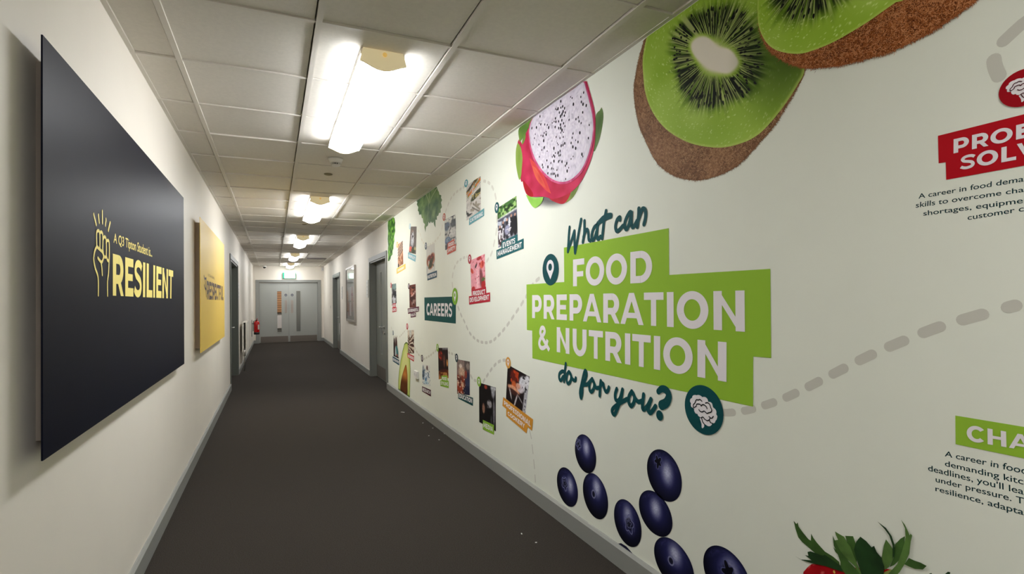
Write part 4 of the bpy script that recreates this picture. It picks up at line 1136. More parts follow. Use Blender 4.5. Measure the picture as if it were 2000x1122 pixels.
card('career card of hands preparing meat above a maroon ENVIRONMENTAL HEALTH banner', [(6.357,1.459),(6.040,1.466),(6.026,1.201),(6.349,1.188)], f_meat, (6.374,1.449,0.0458,0.0358), (64, 20, 36), [[(6.446,1.178),(5.893,1.208),(5.896,1.150),(6.427,1.113)], [(6.299,1.122),(6.036,1.135),(6.038,1.087),(6.293,1.071)]], (84, 24, 50), [('ENVIRONMENTAL', [(6.408,1.170),(5.915,1.192),(5.917,1.155),(6.410,1.130)]), ('HEALTH', [(6.271,1.118),(6.059,1.127),(6.061,1.097),(6.272,1.084)])], nu=24)
card('career card of two standing figures left of the avocado, dark blue banner', [(7.330,0.795),(7.046,0.811),(6.987,0.511),(7.328,0.516)], f_figures, (7.334,0.832,0.0427,0.0339), (110, 130, 130), [[(7.382,0.511),(6.963,0.497),(6.967,0.426),(7.375,0.440)]], (28, 76, 96), [('IIIIIIII', [(7.345,0.490),(6.988,0.482),(6.990,0.448),(7.347,0.454)])], nu=20)
AV = card('career card of a brown and white fan pattern over the avocado, red banner', [(6.468,0.910),(6.145,0.932),(6.148,0.656),(6.465,0.628)], f_fan, (6.485,0.957,0.0511,0.0388), (190, 48, 48), [[(6.492,0.632),(6.149,0.624),(6.162,0.557),(6.483,0.577)]], (196, 44, 44), [('IIIIII', [(6.455,0.618),(6.174,0.612),(6.176,0.574),(6.456,0.583)])], nu=24)
card('career card of white coated laboratory workers above a maroon RESEARCH banner', [(5.776,0.571),(5.452,0.588),(5.461,0.364),(5.786,0.339)], f_research, (5.780,0.633,0.0445,0.0395), (48, 22, 30), [[(5.796,0.323),(5.431,0.336),(5.434,0.267),(5.793,0.267)]], (74, 22, 40), [('RESEARCH', [(5.767,0.314),(5.452,0.322),(5.454,0.285),(5.768,0.276)])])
card('career card of candle-lit food above a lime FOOD STYLING banner', [(5.150,0.798),(4.823,0.825),(4.808,0.542),(5.139,0.486)], f_styling, (5.168,0.799,0.0438,0.0393), (140, 186, 60), [[(5.043,0.535),(4.846,0.562),(4.838,0.503),(5.040,0.479)], [(5.085,0.483),(4.805,0.516),(4.808,0.447),(5.082,0.429)]], (140, 184, 60), [('FOOD', [(5.024,0.526),(4.864,0.543),(4.866,0.511),(5.026,0.497)]), ('STYLING', [(5.066,0.475),(4.818,0.499),(4.820,0.465),(5.067,0.445)])])
card('career card of a classroom scene above a dark green EDUCATION banner', [(4.555,0.744),(4.209,0.757),(4.220,0.473),(4.558,0.434)], f_education, (4.560,0.755,0.0439,0.0387), (20, 52, 56), [[(4.528,0.448),(4.139,0.466),(4.145,0.398),(4.526,0.396)]], (18, 72, 72), [('EDUCATION', [(4.505,0.447),(4.160,0.455),(4.161,0.417),(4.506,0.409)])], nu=44)
card('dark career card of a camera and hand above a lime MEDIA banner', [(3.995,0.612),(3.645,0.623),(3.654,0.298),(4.002,0.295)], f_media, (3.994,0.619,0.0457,0.0398), (132, 176, 58), [[(3.919,0.330),(3.686,0.337),(3.691,0.264),(3.922,0.254)]], (138, 182, 58), [('MEDIA', [(3.901,0.314),(3.705,0.318),(3.706,0.282),(3.903,0.276)])], nu=48)
card('career card of a chef tossing a flaming pan above a gold PROFESSIONAL COOKERY banner', [(3.417,0.817),(3.069,0.777),(3.144,0.522),(3.457,0.571)], f_cookery, (3.407,0.831,0.0437,0.0399), (208, 150, 70), [[(3.504,0.576),(3.027,0.512),(3.045,0.436),(3.521,0.511)], [(3.452,0.500),(3.100,0.466),(3.126,0.401),(3.454,0.450)]], (206, 142, 50), [('PROFESSIONAL', [(3.488,0.555),(3.059,0.491),(3.063,0.456),(3.489,0.525)]), ('COOKERY', [(3.425,0.490),(3.148,0.458),(3.149,0.427),(3.425,0.463)])], nu=64, nv=84)

# ---- kiwi halves
ZT = HC - 0.004
def leaf_noise(y, z, s, seed):
    return vnoise(y * s, z * s, seed)
kf = [(1.850,2.414),(1.879,2.338),(1.880,2.270),(1.866,2.172),(1.819,2.072),(1.744,1.982),(1.648,1.908),(1.554,1.858),(1.443,1.820),(1.348,1.811),(1.283,1.820),(1.227,1.849),(1.175,1.889),(1.131,1.933),(1.106,1.975)]
ks = [(1.868,2.412),(1.906,2.350),(1.940,2.262),(1.948,2.186),(1.926,2.076),(1.886,1.986),(1.808,1.859),(1.722,1.788),(1.642,1.749),(1.558,1.725),(1.462,1.721),(1.381,1.734),(1.320,1.764),(1.262,1.802),(1.215,1.834),(1.175,1.877),(1.137,1.919),(1.105,1.974)]
kc = [(1.585,2.268),(1.552,2.277),(1.508,2.260),(1.465,2.221),(1.429,2.188),(1.386,2.154),(1.356,2.104),(1.364,2.083),(1.396,2.074),(1.436,2.089),(1.502,2.126),(1.546,2.177),(1.581,2.232)]
kctr = [(1.467,2.171)][0]
top1 = [(1.12, 2.10), (1.14, 2.25), (1.22, 2.40), (1.35, 2.52), (1.52, 2.58), (1.68, 2.54), (1.80, 2.46)]
def hairs(name, outline, n, parent, lev, seed, ln=0.02, cols=(150, 104, 66), within=None, ztop=ZT):
    g = np.random.default_rng(seed)
    out = []
    P = outline
    for k in range(n):
        i = g.integers(0, len(P))
        p, q = P[i], P[(i + 1) % len(P)]
        t = g.random()
        b = (p[0] + (q[0] - p[0]) * t, p[1] + (q[1] - p[1]) * t)
        a = g.uniform(0, 2 * math.pi)
        l = ln * g.uniform(.4, 1)
        e = (b[0] + l * math.cos(a), b[1] + l * math.sin(a))
        if max(e[1], b[1]) > ztop:
            continue
        w = 0.0009
        out.append([(b[0] - w * math.sin(a), b[1] + w * math.cos(a)), (b[0] + w * math.sin(a), b[1] - w * math.cos(a)), e])
    return polys(name, out, ink(cols), parent, RW, lev)
def pelt(name, outline, ctr, n, parent, lev, seed, cols, lo=.7):
    g = np.random.default_rng(seed)
    ol = spline(outline, 6)
    out = []
    for k in range(n):
        i = g.integers(0, len(ol))
        f_ = g.uniform(lo, .995)
        b = (ctr[0] + (ol[i][0] - ctr[0]) * f_ + g.uniform(-.006, .006), ctr[1] + (ol[i][1] - ctr[1]) * f_ + g.uniform(-.006, .006))
        a = g.uniform(0, 2 * math.pi)
        l = g.uniform(.006, .016)
        w = .0010
        m_ = (b[0] + l * .5 * math.cos(a), b[1] + l * .5 * math.sin(a))
        e = (m_[0] + l * .5 * math.cos(a + .7), m_[1] + l * .5 * math.sin(a + .7))
        if max(b[1], e[1]) > ZT:
            continue
        nx, nz = -w * math.sin(a), w * math.cos(a)
        out.append([(b[0] + nx, b[1] + nz), (b[0] - nx, b[1] - nz), (m_[0] - nx, m_[1] - nz)])
        out.append([(m_[0] + nx, m_[1] + nz), (m_[0] - nx, m_[1] - nz), e])
    return polys(name, out, ink(cols), parent, RW, lev)
def skin_fn(c0, c1, seed):
    def fn(y, z, rho, th):
        n = vnoise(y * 160, z * 160, seed)
        n2 = vnoise(y * 420, z * 420, seed + 1)
        n3 = vnoise(y * 14, z * 14, seed + 2)
        c = mixc(c0, c1, .45 * n + .35 * n2 + .35 * n3 - .1)
        return c
    return fn
def kiwi_flesh(core, ctr, dark):
    def fn(y, z, rho, th):
        rcore = radial(spline(core, 6, closed=True), ctr, th)
        r = np.hypot(y - ctr[0], z - ctr[1])
        t = (r - rcore) / 0.34
        n = vnoise(th * 22 + 40, r * 3, 3)
        n2 = vnoise(th * 60 + 90, r * 5, 4)
        sp = vnoise(y * 260, z * 260, 6)
        green = mixc((140, 176, 46), (176, 204, 96), vnoise(y * 9, z * 9, 5))
        c = green
        ring = sstep(0.02, .10, t) * (1 - sstep(.26, .5, t + .16 * (n - .5)))
        c = mixc(c, (74, 104, 16), ring * .85)
        c = mixc(c, (14, 22, 8), ring * sstep(.22, .48, n) * (1 - sstep(.30, .46, t)))
        c = mixc(c, (196, 206, 130), sstep(.60, .74, n2) * sstep(-.02, .06, t) * (1 - sstep(.30, .52, t)) * .8)
        c = mixc(c, (214, 214, 166), (1 - sstep(-.02, .035, t)) * .9)
        c = mixc(c, (234, 226, 210), 1 - sstep(-.04, .0, t))
        c = mixc(c, (214, 230, 150), sstep(.83, .93, sp) * sstep(.3, .45, t) * .8)
        c = mixc(c, (40, 62, 8), dark(y, z))
        c = mixc(c, (196, 208, 110), sstep(.965, .99, rho) * .5)
        return c
    return fn
t = at_wall('kiwi_print', kf, 'large printed kiwi half with full white core, lower left of the two', 'kiwi', 'printed kiwi halves')
polar('skin', ks + top1, kctr, skin_fn((98, 64, 40), (190, 142, 102), 1), t, 1, nr=60, na=220, zmax=ZT)
hairs('fuzz', spline(ks, 6), 1100, t, 2, 2, 0.012, (132, 92, 60))
pelt('hair', ks, kctr, 2600, t, 2, 41, (198, 154, 114))
pelt('hair', ks, kctr, 1800, t, 2, 42, (74, 46, 28))
polar('flesh', kf + top1, kctr, kiwi_flesh(kc, kctr, lambda y, z: .75 * sstep(.28, .02, np.hypot((y - 1.15) / 1.0, (z - 2.07) / 1.1))), t, 3, nr=110, na=400, zmax=ZT)
def kiwi_seeds(core, ctr, n, parent, lev, seed, clip=None):
    g = np.random.default_rng(seed)
    ol = spline(core, 6, closed=True)
    out = []
    for k in range(n):
        th = g.uniform(-math.pi, math.pi)
        r0 = float(radial(ol, ctr, np.array([th]))[0])
        r = r0 + g.uniform(.03, .125)
        c = (ctr[0] + r * math.cos(th), ctr[1] + r * math.sin(th))
        L_, w = g.uniform(.006, .010), g.uniform(.0024, .0034)
        q = []
        for m in range(10):
            a = 2 * math.pi * m / 10
            x, y_ = L_ * math.cos(a), w * math.sin(a) * (1.2 - .5 * math.cos(a))
            q.append((c[0] + x * math.cos(th) - y_ * math.sin(th), c[1] + x * math.sin(th) + y_ * math.cos(th)))
        if max(p[1] for p in q) < ZT and (clip is None or clip(c)):
            out.append(q)
    return polys('seeds', out, ink((16, 16, 14)), parent, RW, lev)
def rays(core, ctr, n, parent, lev, seed):
    g = np.random.default_rng(seed)
    ol = spline(core, 6, closed=True)
    out = []
    for k in range(n):
        th = g.uniform(-math.pi, math.pi)
        r0 = float(radial(ol, ctr, np.array([th]))[0])
        a, b = r0 + g.uniform(-.004, .03), r0 + g.uniform(.06, .17)
        th2 = th + g.uniform(-.02, .02)
        w = g.uniform(.0006, .0014)
        p0 = (ctr[0] + a * math.cos(th), ctr[1] + a * math.sin(th))
        q = [(p0[0] - w * math.sin(th), p0[1] + w * math.cos(th)), (p0[0] + w * math.sin(th), p0[1] - w * math.cos(th)), (ctr[0] + b * math.cos(th2), ctr[1] + b * math.sin(th2))]
        if max(p[1] for p in q) < ZT:
            out.append(q)
    return polys('ray', out, ink((172, 190, 108)), parent, RW, lev)
kc2 = [(1.082,2.257),(1.017,2.229),(0.992,2.253),(1.015,2.298),(1.080,2.338),(1.121,2.331),(1.108,2.291)]
k2ctr = [(1.054,2.279)][0]
k2f_px = [(1.266,2.300),(1.270,2.260),(1.271,2.233),(1.267,2.182),(1.248,2.131),(1.217,2.087),(1.172,2.052),(1.115,2.024),(1.061,2.015),(1.010,2.013),(0.956,2.018),(0.910,2.025),(0.867,2.035),(0.831,2.044),(0.807,2.057)]
k2s_px = [(1.266,2.230),(1.263,2.173),(1.249,2.128),(1.225,2.080),(1.180,2.031),(1.109,1.978),(1.043,1.952),(0.981,1.935),(0.913,1.924),(0.860,1.918),(0.805,1.921),(0.763,1.925),(0.723,1.937),(0.694,1.947),(0.669,1.959),(0.653,1.979)]
top2 = [(0.72, 2.33), (0.85, 2.44), (1.0, 2.5), (1.15, 2.47), (1.25, 2.38)]
kiwi_seeds(kc, kctr, 240, t, 4, 11)
rays(kc, kctr, 130, t, 5, 31)
t2 = at_wall('kiwi_print', k2f_px, 'printed kiwi half cut by the top of the picture, overlapping the other kiwi', 'kiwi', 'printed kiwi halves')
polar('skin', k2s_px + [(0.60, 2.2), (0.72, 2.40)] + top2[1:], k2ctr, skin_fn((104, 50, 18), (196, 122, 68), 7), t2, 5, nr=60, na=220, zmax=ZT)
hairs('fuzz', spline(k2s_px, 6), 1100, t2, 6, 12, 0.012, (156, 92, 52))
pelt('hair', k2s_px, k2ctr, 2600, t2, 6, 43, (206, 140, 92))
pelt('hair', k2s_px, k2ctr, 1800, t2, 6, 44, (84, 38, 16))
polar('flesh', k2f_px + top2, k2ctr, kiwi_flesh(kc2, k2ctr, lambda y, z: np.zeros(len(y))), t2, 7, nr=100, na=300, zmax=ZT)
kiwi_seeds(kc2, k2ctr, 160, t2, 8, 13)
rays(kc2, k2ctr, 90, t2, 9, 32)

# ---- dragon fruit
t = at_wall('dragon_fruit_print', [(2.601,2.215)], 'printed pink dragon fruit half with black seeds touching the ceiling', 'dragon fruit')
SHD = [(3.072,1.984),(2.962,1.855),(2.739,1.798),(2.555,1.791),(2.427,1.837),(2.360,1.894),(2.465,1.959),(2.782,1.991)]
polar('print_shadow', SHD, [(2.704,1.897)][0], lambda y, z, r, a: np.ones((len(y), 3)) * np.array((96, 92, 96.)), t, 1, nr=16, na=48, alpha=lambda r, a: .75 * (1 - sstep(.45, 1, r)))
zc = lambda L_: [(p[0], min(p[1], ZT)) for p in L_]
def shade_leaf(c0, c1):
    return lambda y, z, r, a: mixc(c0, c1, .6 * vnoise(y * 24, z * 12, 5) + .5 * r - .15)
def cen(L_):
    return (sum(p[0] for p in L_) / len(L_), sum(p[1] for p in L_) / len(L_))
def leafp(px_, c0, c1, lev, name='leaf'):
    px_ = zc(px_)
    return polar(name, px_, cen(px_), shade_leaf(c0, c1), t, lev, nr=10, na=40, zmax=ZT)
leafp([(2.263,2.197),(2.221,2.217),(2.206,2.225),(2.193,2.181),(2.206,2.126),(2.231,2.073),(2.268,2.030),(2.293,2.009),(2.279,2.080)], (66, 94, 44), (110, 134, 76), 2)
leafp([(2.553,1.831),(2.495,1.872),(2.426,1.894),(2.447,1.862),(2.496,1.829),(2.569,1.812),(2.591,1.812)], (96, 116, 56), (150, 162, 84), 2)
leafp([(2.770,1.870),(2.658,1.862),(2.523,1.870),(2.539,1.836),(2.591,1.812),(2.659,1.824)], (150, 26, 40), (186, 44, 58), 3, 'scale')
leafp([(3.199,2.330),(3.162,2.327),(3.123,2.264),(3.108,2.104),(3.130,2.050),(3.160,2.059),(3.188,2.157)], (150, 28, 52), (186, 44, 74), 2, 'scale')
leafp([(3.193,2.318),(3.143,2.265),(3.119,2.202),(3.138,2.128),(3.171,2.065),(3.201,2.098),(3.230,2.185),(3.231,2.266),(3.215,2.306)], (116, 146, 56), (150, 172, 84), 3)
rind = [(2.364,2.419),(2.344,2.419),(2.314,2.351),(2.285,2.279),(2.265,2.211),(2.263,2.136),(2.274,2.058),(2.306,1.992),(2.359,1.935),(2.426,1.887),(2.524,1.859),(2.658,1.854),(2.737,1.864),(2.836,1.894),(2.998,1.924),(3.083,1.961),(3.120,2.037),(3.150,2.069),(3.137,2.145),(3.125,2.203),(3.143,2.278),(3.111,2.330),(3.041,2.361),(2.953,2.419)]
polar('skin', zc(rind), [(2.649,2.123)][0], lambda y, z, r, a: mixc((160, 24, 54), (206, 56, 96), .7 * vnoise(y * 20, z * 20, 3) + .35 * r - .1), t, 4, nr=24, na=120, zmax=ZT)
leafp([(3.169,2.417),(2.953,2.419),(2.964,2.393),(3.031,2.367),(3.110,2.339),(3.139,2.285),(3.162,2.314)], (72, 112, 44), (126, 156, 70), 5)
leafp([(3.130,2.065),(3.071,2.018),(2.987,1.951),(2.979,1.920),(3.054,1.942),(3.102,1.990)], (150, 14, 30), (180, 24, 40), 5, 'scale')
leafp([(3.036,2.211),(2.971,2.148),(2.866,2.058),(2.807,1.996),(2.768,1.933),(2.741,1.890),(2.818,1.935),(2.930,2.022),(2.988,2.110)], (196, 44, 60), (214, 84, 70), 5, 'scale')
leafp([(2.982,2.126),(2.933,2.089),(2.867,2.025),(2.817,1.966),(2.793,1.934),(2.868,1.977),(2.942,2.042)], (190, 58, 56), (222, 110, 76), 6, 'scale')
leafp([(3.083,1.959),(3.016,1.927),(2.924,1.904),(2.840,1.896),(2.863,1.863),(2.917,1.847),(2.963,1.847),(3.009,1.875),(3.046,1.911)], (126, 182, 70), (160, 206, 96), 6)
fl = [(2.948,2.417),(2.803,2.418),(2.610,2.414),(2.451,2.412),(2.368,2.414),(2.340,2.360),(2.308,2.280),(2.285,2.204),(2.281,2.142),(2.298,2.078),(2.337,2.013),(2.390,1.964),(2.458,1.938),(2.536,1.928),(2.624,1.940),(2.725,1.979),(2.823,2.040),(2.908,2.116),(2.970,2.198),(3.005,2.283),(3.010,2.361)]
fin = [(2.963,2.417),(2.802,2.426),(2.610,2.421),(2.451,2.419),(2.360,2.418),(2.327,2.355),(2.295,2.276),(2.273,2.200),(2.270,2.138),(2.285,2.072),(2.326,2.005),(2.380,1.954),(2.449,1.926),(2.529,1.915),(2.625,1.927),(2.734,1.968),(2.841,2.034),(2.932,2.115),(2.992,2.200),(3.024,2.288),(3.025,2.365)]
polar('rind_edge', zc(fin), [(2.617,2.190)][0], lambda y, z, r, a: mixc((176, 50, 96), (214, 110, 148), vnoise(y * 60, z * 60, 4)), t, 7, nr=8, na=120, zmax=ZT)
polar('flesh', zc(fl), [(2.617,2.190)][0], lambda y, z, r, a: mixc(mixc((206, 196, 212), (228, 222, 230), vnoise(y * 90, z * 90, 2)), (150, 144, 158), .32 * sstep(.72, .86, vnoise(y * 70, z * 50, 9)) + .2 * sstep(.9, 1, r)), t, 8, nr=50, na=160, zmax=ZT)
g = np.random.default_rng(21)
fc, fo = [(2.617,2.190)][0], spline(zc(fl), 6, closed=True)
seeds, taken = [], []
while len(seeds) < 118:
    th = g.uniform(-math.pi, math.pi)
    R0 = float(radial(fo, fc, np.array([th]))[0])
    r = R0 * math.sqrt(g.random()) * .96
    c = (fc[0] + r * math.cos(th), fc[1] + r * math.sin(th))
    if c[1] > ZT - .02 or any(math.hypot(c[0] - q[0], c[1] - q[1]) < .014 for q in taken):
        continue
    taken.append(c)
    s_ = g.uniform(.55, 1.1)
    a = g.uniform(-.5, .3)
    seeds.append([(c[0] + s_ * (0.0075 * math.cos(b_) * math.cos(a) - .0095 * math.sin(b_) * math.sin(a)), c[1] + s_ * (0.0075 * math.cos(b_) * math.sin(a) + .0095 * math.sin(b_) * math.cos(a))) for b_ in np.linspace(0, 2 * math.pi, 10, endpoint=False)])
polys('seeds', seeds, ink((34, 30, 38)), t, RW, 9)

# ---- blueberries
def berry(circ, hl, crown, label, kind):
    y, z, ry, rz = circ
    t = empty('blueberry_print', (XR, y, z), label, 'blueberry', 'printed blueberries')
    def fn(Y, Z, r, a):
        du, dv = -(Y - y) / ry, (Z - z) / rz
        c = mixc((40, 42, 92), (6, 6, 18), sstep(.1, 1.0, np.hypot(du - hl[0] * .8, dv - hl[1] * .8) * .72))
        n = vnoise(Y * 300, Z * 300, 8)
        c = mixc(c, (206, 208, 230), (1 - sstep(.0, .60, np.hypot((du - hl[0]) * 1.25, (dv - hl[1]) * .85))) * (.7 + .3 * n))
        if crown[2]:
            dc_ = np.hypot((du - crown[0]) * 1.1, dv - crown[1]) / crown[2]
            c = mixc(c, (84, 86, 132), sstep(.5, 1.0, dc_) * (1 - sstep(1.0, 1.7, dc_)) * .75 * vnoise(Y * 120, Z * 120, 5))
            if kind != 'plain':
                c = mixc(c, (10, 10, 22), (1 - sstep(.5, .95, dc_)) * .8)
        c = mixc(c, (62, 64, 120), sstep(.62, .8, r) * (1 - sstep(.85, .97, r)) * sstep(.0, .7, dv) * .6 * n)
        return c
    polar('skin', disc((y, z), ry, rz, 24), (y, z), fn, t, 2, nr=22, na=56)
    cx, cz = y - crown[0] * ry, z + crown[1] * rz
    k = crown[2]
    out = []
    if kind == 'ring':
        out = strip(disc((cx, cz), k * ry * .8, k * rz, 24) + [disc((cx, cz), k * ry * .8, k * rz, 24)[0]], .006)
        polys('crown', out, ink((120, 122, 156)), t, RW, 3)
    elif kind == 'star':
        star = []
        for m in range(40):
            a = 2 * math.pi * m / 40 + .3
            q = k * (.78 + .26 * math.cos(5 * a + .6) + .1 * math.sin(3 * a + y * 7))
            star.append((cx + q * ry * .8 * math.cos(a), cz + q * rz * math.sin(a)))
        polys('crown', [star], ink((14, 14, 24)), t, RW, 4)
        out = strip(star + star[:1], .007)
        polys('crown_rim', out, ink((86, 88, 134)), t, RW, 3)
    elif kind == 'rough':
        g = np.random.default_rng(int(abs(y) * 1000))
        wav = [(cx + k * ry * .8 * (1 + .22 * math.sin(5 * a_ + y * 9)) * math.cos(a_), cz + k * rz * (1 + .22 * math.sin(5 * a_ + y * 9)) * math.sin(a_)) for a_ in np.linspace(0, 2 * math.pi, 40)]
        out = strip(wav, .005)
        wav2 = [(cx + .5 * (p[0] - cx) + g.uniform(-.004, .004), cz + .5 * (p[1] - cz) + g.uniform(-.004, .004)) for p in wav[::2]]
        out += strip(wav2, .0035)
        polys('crown', out, ink((112, 114, 156)), t, RW, 3)
BB = [((2.413,0.455,0.1049,0.0989), (.10, .35), (-.62, .35, .26), 'printed blueberry topmost in the left cluster', 'rough'),
 ((2.610,0.218,0.1169,0.1044), (.3, .2), (-.2, .1, .32), 'printed blueberry farthest left, just above the skirting', 'rough'),
 ((2.325,0.262,0.1166,0.1116), (.15, .45), (-.1, .05, .17), 'printed blueberry with a small ring, right of the farthest left one', 'ring'),
 ((1.793,0.525,0.1095,0.1055), (.2, .15), (-.3, .45, .26), 'large printed blueberry with star crown, topmost in the right cluster', 'star'),
 ((1.854,0.344,0.1103,0.0917), (.05, .25), (0, 0, 0), 'printed blueberry without crown, under the starred one', 'plain'),
 ((2.054,0.227,0.1054,0.1038), (.05, .35), (.15, -.0, .36), 'printed blueberry with rough crown in the middle of the group', 'rough'),
 ((1.744,0.178,0.1204,0.0963), (.1, .45), (-.1, .05, .17), 'printed blueberry with ring crown cut by the bottom of the picture', 'ring'),
 ((1.461,0.258,0.1127,0.1003), (.2, .3), (.1, .2, .36), 'large printed blueberry farthest right, cut by the bottom of the picture', 'star')]
for b_ in BB:
    berry(*b_)
pb = [(2.145,0.092),(2.105,0.112),(2.063,0.114),(2.023,0.103),(2.004,0.092)]
t = at_wall('blueberry_print', pb, 'printed blueberry mostly hidden behind the skirting', 'blueberry', 'printed blueberries')
polys('skin', [pb + [(pb[-1][0] , 0.1), (pb[0][0], 0.1)]], ink((20, 20, 48)), t, RW, 2)

# ---- strawberry
t = at_wall('strawberry_print', [(1.032,0.467)], 'printed strawberry with green leaves at the lower right', 'strawberry')
sb = [(1.150,0.409),(1.143,0.425),(1.123,0.451),(1.096,0.468),(1.063,0.480),(1.017,0.492),(0.972,0.509),(0.917,0.534),(0.878,0.544),(0.868,0.532)]
y0, y1 = sb[0][0] + .01, sb[-1][0] - .01
zb = sb[0][1]
sb += [(y1 - .005, zb - .10), (y1 + .04, zb - .22), ((y0 + y1) / 2 - .02, zb - .31), ((y0 + y1) / 2 + .03, zb - .31), (y0 - .05, zb - .22), (y0 - .005, zb - .10)]
sc_ = ((y0 + y1) / 2, zb - .08)
polar('flesh', sb, sc_, lambda y, z, r, a: mixc(mixc((150, 10, 20), (206, 30, 34), vnoise(y * 30, z * 30, 2)), (232, 120, 110), sstep(.78, .9, vnoise(y * 70, z * 70, 3)) * .8), t, 1, nr=30, na=90)
g = np.random.default_rng(4)
ss = []
for k in range(70):
    th, rr = g.uniform(-math.pi, math.pi), math.sqrt(g.random()) * .9
    R0 = float(radial(spline(sb, 6, closed=True), sc_, np.array([th]))[0])
    ss.append(disc((sc_[0] + rr * R0 * math.cos(th), sc_[1] + rr * R0 * math.sin(th)), .0035, .005, 8))
polys('seeds', ss, ink((226, 186, 90)), t, RW, 2)
G1, G2, G3 = (58, 90, 36), (84, 116, 54), (26, 56, 22)
def sleaf(pl, c, lev):
    polys('leaf', [pl], mat('leaf_%d_%d' % (c[0], lev), c, .5, spec=.35, noise=.4, nscale=18), t, RW, lev)
sleaf([(1.178,0.564),(1.169,0.557),(1.164,0.564),(1.161,0.552),(1.145,0.538),(1.128,0.526),(1.120,0.525),(1.119,0.547),(1.113,0.538),(1.101,0.527),(1.075,0.511),(1.050,0.507),(1.032,0.500),(1.028,0.475),(1.048,0.484),(1.076,0.489),(1.105,0.492),(1.129,0.501),(1.149,0.508),(1.163,0.518),(1.172,0.540)], G1, 3)
sleaf([(1.178,0.454),(1.154,0.453),(1.119,0.466),(1.141,0.473),(1.129,0.475),(1.132,0.486),(1.122,0.492),(1.082,0.496),(1.076,0.502),(1.026,0.491),(1.020,0.476),(1.076,0.468),(1.120,0.457),(1.151,0.452)], G3, 4)
sleaf([(1.042,0.584),(1.033,0.582),(1.015,0.579),(1.006,0.567),(0.997,0.558),(0.989,0.539),(0.978,0.515),(0.962,0.488),(0.973,0.486),(0.984,0.507),(1.001,0.516),(1.019,0.520),(1.034,0.543),(1.044,0.557),(1.033,0.563),(1.039,0.574)], G2, 4)
sleaf([(1.049,0.570),(1.041,0.555),(1.025,0.532),(1.011,0.522),(1.001,0.513),(0.981,0.502),(0.959,0.481),(1.002,0.463),(1.027,0.487),(1.027,0.502),(1.034,0.519),(1.046,0.541)], G1, 5)
sleaf([(1.049,0.535),(1.040,0.530),(1.031,0.518),(1.034,0.519),(1.043,0.524)], G1, 3)
sleaf([(1.012,0.583),(0.989,0.591),(0.982,0.573),(0.977,0.544),(0.981,0.519),(1.000,0.548)], (58, 66, 30), 3)
sleaf([(0.979,0.580),(0.967,0.599),(0.951,0.593),(0.937,0.582),(0.930,0.589),(0.924,0.575),(0.911,0.564),(0.905,0.542),(0.907,0.520),(0.942,0.483),(0.962,0.483),(0.978,0.527),(0.986,0.555)], G3, 6)
sleaf([(0.899,0.619),(0.889,0.609),(0.880,0.597),(0.882,0.574),(0.893,0.548),(0.904,0.535),(0.911,0.567),(0.905,0.600)], G2, 5)
sleaf([(0.920,0.659),(0.898,0.650),(0.884,0.634),(0.877,0.614),(0.878,0.587),(0.883,0.574),(0.882,0.609),(0.890,0.633),(0.901,0.645)], G3, 6)
sleaf([(0.877,0.614),(0.863,0.635),(0.852,0.646),(0.855,0.618),(0.864,0.582),(0.880,0.559),(0.892,0.548),(0.882,0.574)], G1, 4)
sleaf([(0.860,0.686),(0.851,0.676),(0.845,0.664),(0.840,0.653),(0.838,0.658),(0.834,0.655),(0.838,0.638),(0.842,0.605),(0.854,0.573),(0.867,0.546),(0.891,0.513),(0.912,0.503),(0.872,0.565),(0.859,0.606),(0.850,0.644),(0.851,0.667)], G2, 5)
sleaf([(0.854,0.573),(0.843,0.594),(0.830,0.593),(0.816,0.594),(0.802,0.592),(0.811,0.579),(0.830,0.572),(0.845,0.572)], G1, 6)
sleaf([(0.906,0.528),(0.890,0.543),(0.870,0.547),(0.891,0.513),(0.923,0.495)], (150, 160, 80), 4)
sleaf([(0.798,0.574),(0.793,0.578),(0.791,0.575),(0.784,0.566),(0.794,0.560)], G3, 3)
sleaf([(0.764,0.588),(0.757,0.598),(0.752,0.599),(0.753,0.593),(0.762,0.577),(0.773,0.569)], G3, 3)

# ---- avocado
av = [(6.556,0.763),(6.652,0.734),(6.765,0.633),(6.889,0.493),(6.981,0.352),(7.036,0.226),(7.048,0.112)]
avr = [(6.470,0.756),(6.409,0.687),(6.353,0.547),(6.338,0.428),(6.360,0.292),(6.389,0.119)]
yb0, yb1 = av[-1][0], avr[-1][0]
shape = av + [(yb0, .1), (yb1, .1)] + avr[::-1]
t = at_wall('avocado_print', shape, 'printed avocado half with brown stone beside the near right door', 'avocado')
ac = cen(shape)
dens = [tuple(np.array(a) + (np.array(b) - np.array(a)) * k / 8) for a, b in zip(shape, shape[1:] + shape[:1]) for k in range(8)]
polar('flesh', dens, ac, lambda y, z, r, a: mixc(mixc((214, 216, 140), (184, 198, 100), sstep(.55, .92, r)), (62, 92, 26), sstep(.92, .98, r)), t, 1, nr=26, na=120, smooth=False)
pt = [(6.580,0.480),(6.684,0.412),(6.785,0.330),(6.866,0.243),(6.912,0.152),(6.914,0.112),(6.738,0.107),(6.532,0.110),(6.506,0.211),(6.500,0.335),(6.528,0.430)]
polar('stone', pt, cen(pt), lambda y, z, r, a: mixc(mixc((176, 104, 40), (206, 138, 68), vnoise(y * 16, z * 20, 3)), (62, 26, 10), .9 * sstep(.6, .2, (z - .15) / .35) * .8 + .4 * sstep(.8, 1, r)), t, 2, nr=20, na=60)

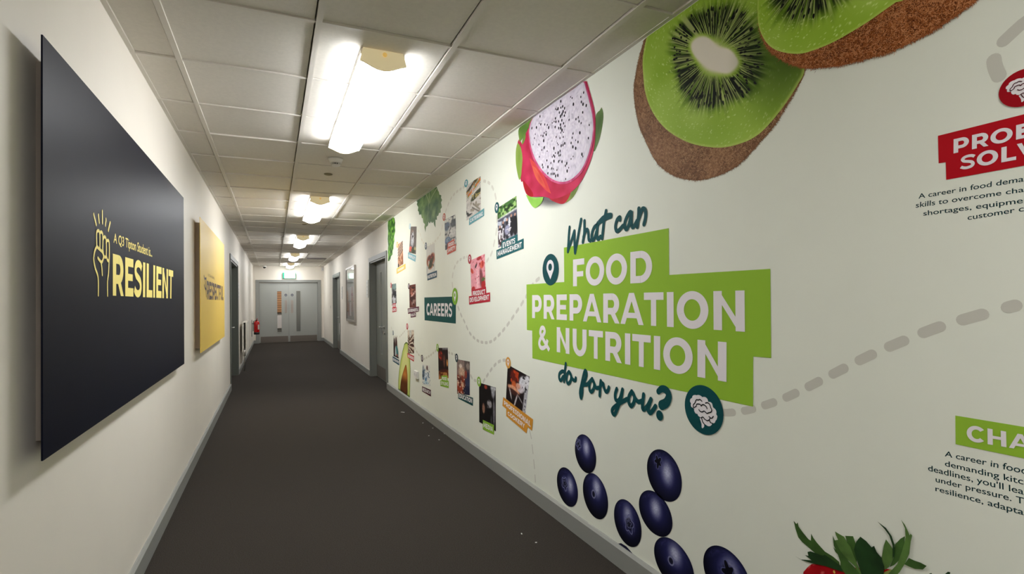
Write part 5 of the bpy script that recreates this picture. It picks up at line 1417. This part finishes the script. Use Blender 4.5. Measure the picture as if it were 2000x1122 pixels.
# ---- parsley and coriander leaves
def herb(shape, label, cat, c0, c1, veins, seed, fine=False):
    shape = zc(shape)
    t = at_wall('herb_print', shape, label, cat)
    c = cen(shape)
    dens = [tuple(np.array(a) + (np.array(b) - np.array(a)) * k / 4) for a, b in zip(shape, shape[1:] + shape[:1]) for k in range(4)]
    blob('leaf', shape, lambda y, z: mixc(c0, c1, 1.3 * vnoise(y * (9 if not fine else 16) + z * 4, z * (12 if not fine else 26), seed) + .5 * vnoise(y * 30, z * 40, seed + 1) - .4), t, 1, h=.012 if fine else .025)
    if veins:
        polys('vein', [q for v_ in veins for q in stroke(v_, [.012, .003])], ink((176, 190, 140)), t, RW, 2)
herb([(5.133,2.425),(5.088,2.365),(5.057,2.346),(5.040,2.316),(4.977,2.298),(4.987,2.274),(4.952,2.248),(4.989,2.229),(4.960,2.179),(5.009,2.167),(5.002,2.134),(5.065,2.137),(5.085,2.118),(5.141,2.115),(5.133,2.081),(5.190,2.089),(5.193,2.009),(5.240,2.042),(5.268,2.080),(5.318,2.071),(5.358,2.095),(5.410,2.079),(5.445,2.105),(5.484,2.068),(5.553,2.063),(5.583,2.009),(5.624,2.072),(5.601,2.098),(5.666,2.128),(5.687,2.175),(5.732,2.188),(5.753,2.228),(5.847,2.238),(5.857,2.274),(5.904,2.296),(5.879,2.330),(5.944,2.371),(5.912,2.395),(5.972,2.426),(5.820,2.446),(5.620,2.431),(5.405,2.426),(5.253,2.431)],
     'printed green coriander leaf touching the ceiling left of the dragon fruit', 'herb leaf', (50, 88, 38), (116, 146, 78), [[(5.406,2.405),(5.420,2.324),(5.466,2.220),(5.525,2.087)], [(5.538,2.416),(5.461,2.345),(5.421,2.310)], [(5.134,2.394),(5.307,2.345),(5.411,2.295)]], 3)
herb([(7.238,2.438),(7.361,2.433),(7.501,2.426),(7.619,2.419),(7.635,2.353),(7.614,2.259),(7.646,2.158),(7.611,2.063),(7.655,1.976),(7.632,1.921),(7.648,1.851),(7.583,1.837),(7.466,1.862),(7.439,1.893),(7.325,1.916),(7.323,1.959),(7.260,1.991),(7.246,2.040),(7.195,2.084),(7.204,2.147),(7.130,2.213),(7.150,2.277),(7.124,2.323),(7.168,2.390)],
     'printed bright green parsley sprig by the top of the near right door', 'herb leaf', (16, 66, 8), (128, 186, 66), None, 9, True)
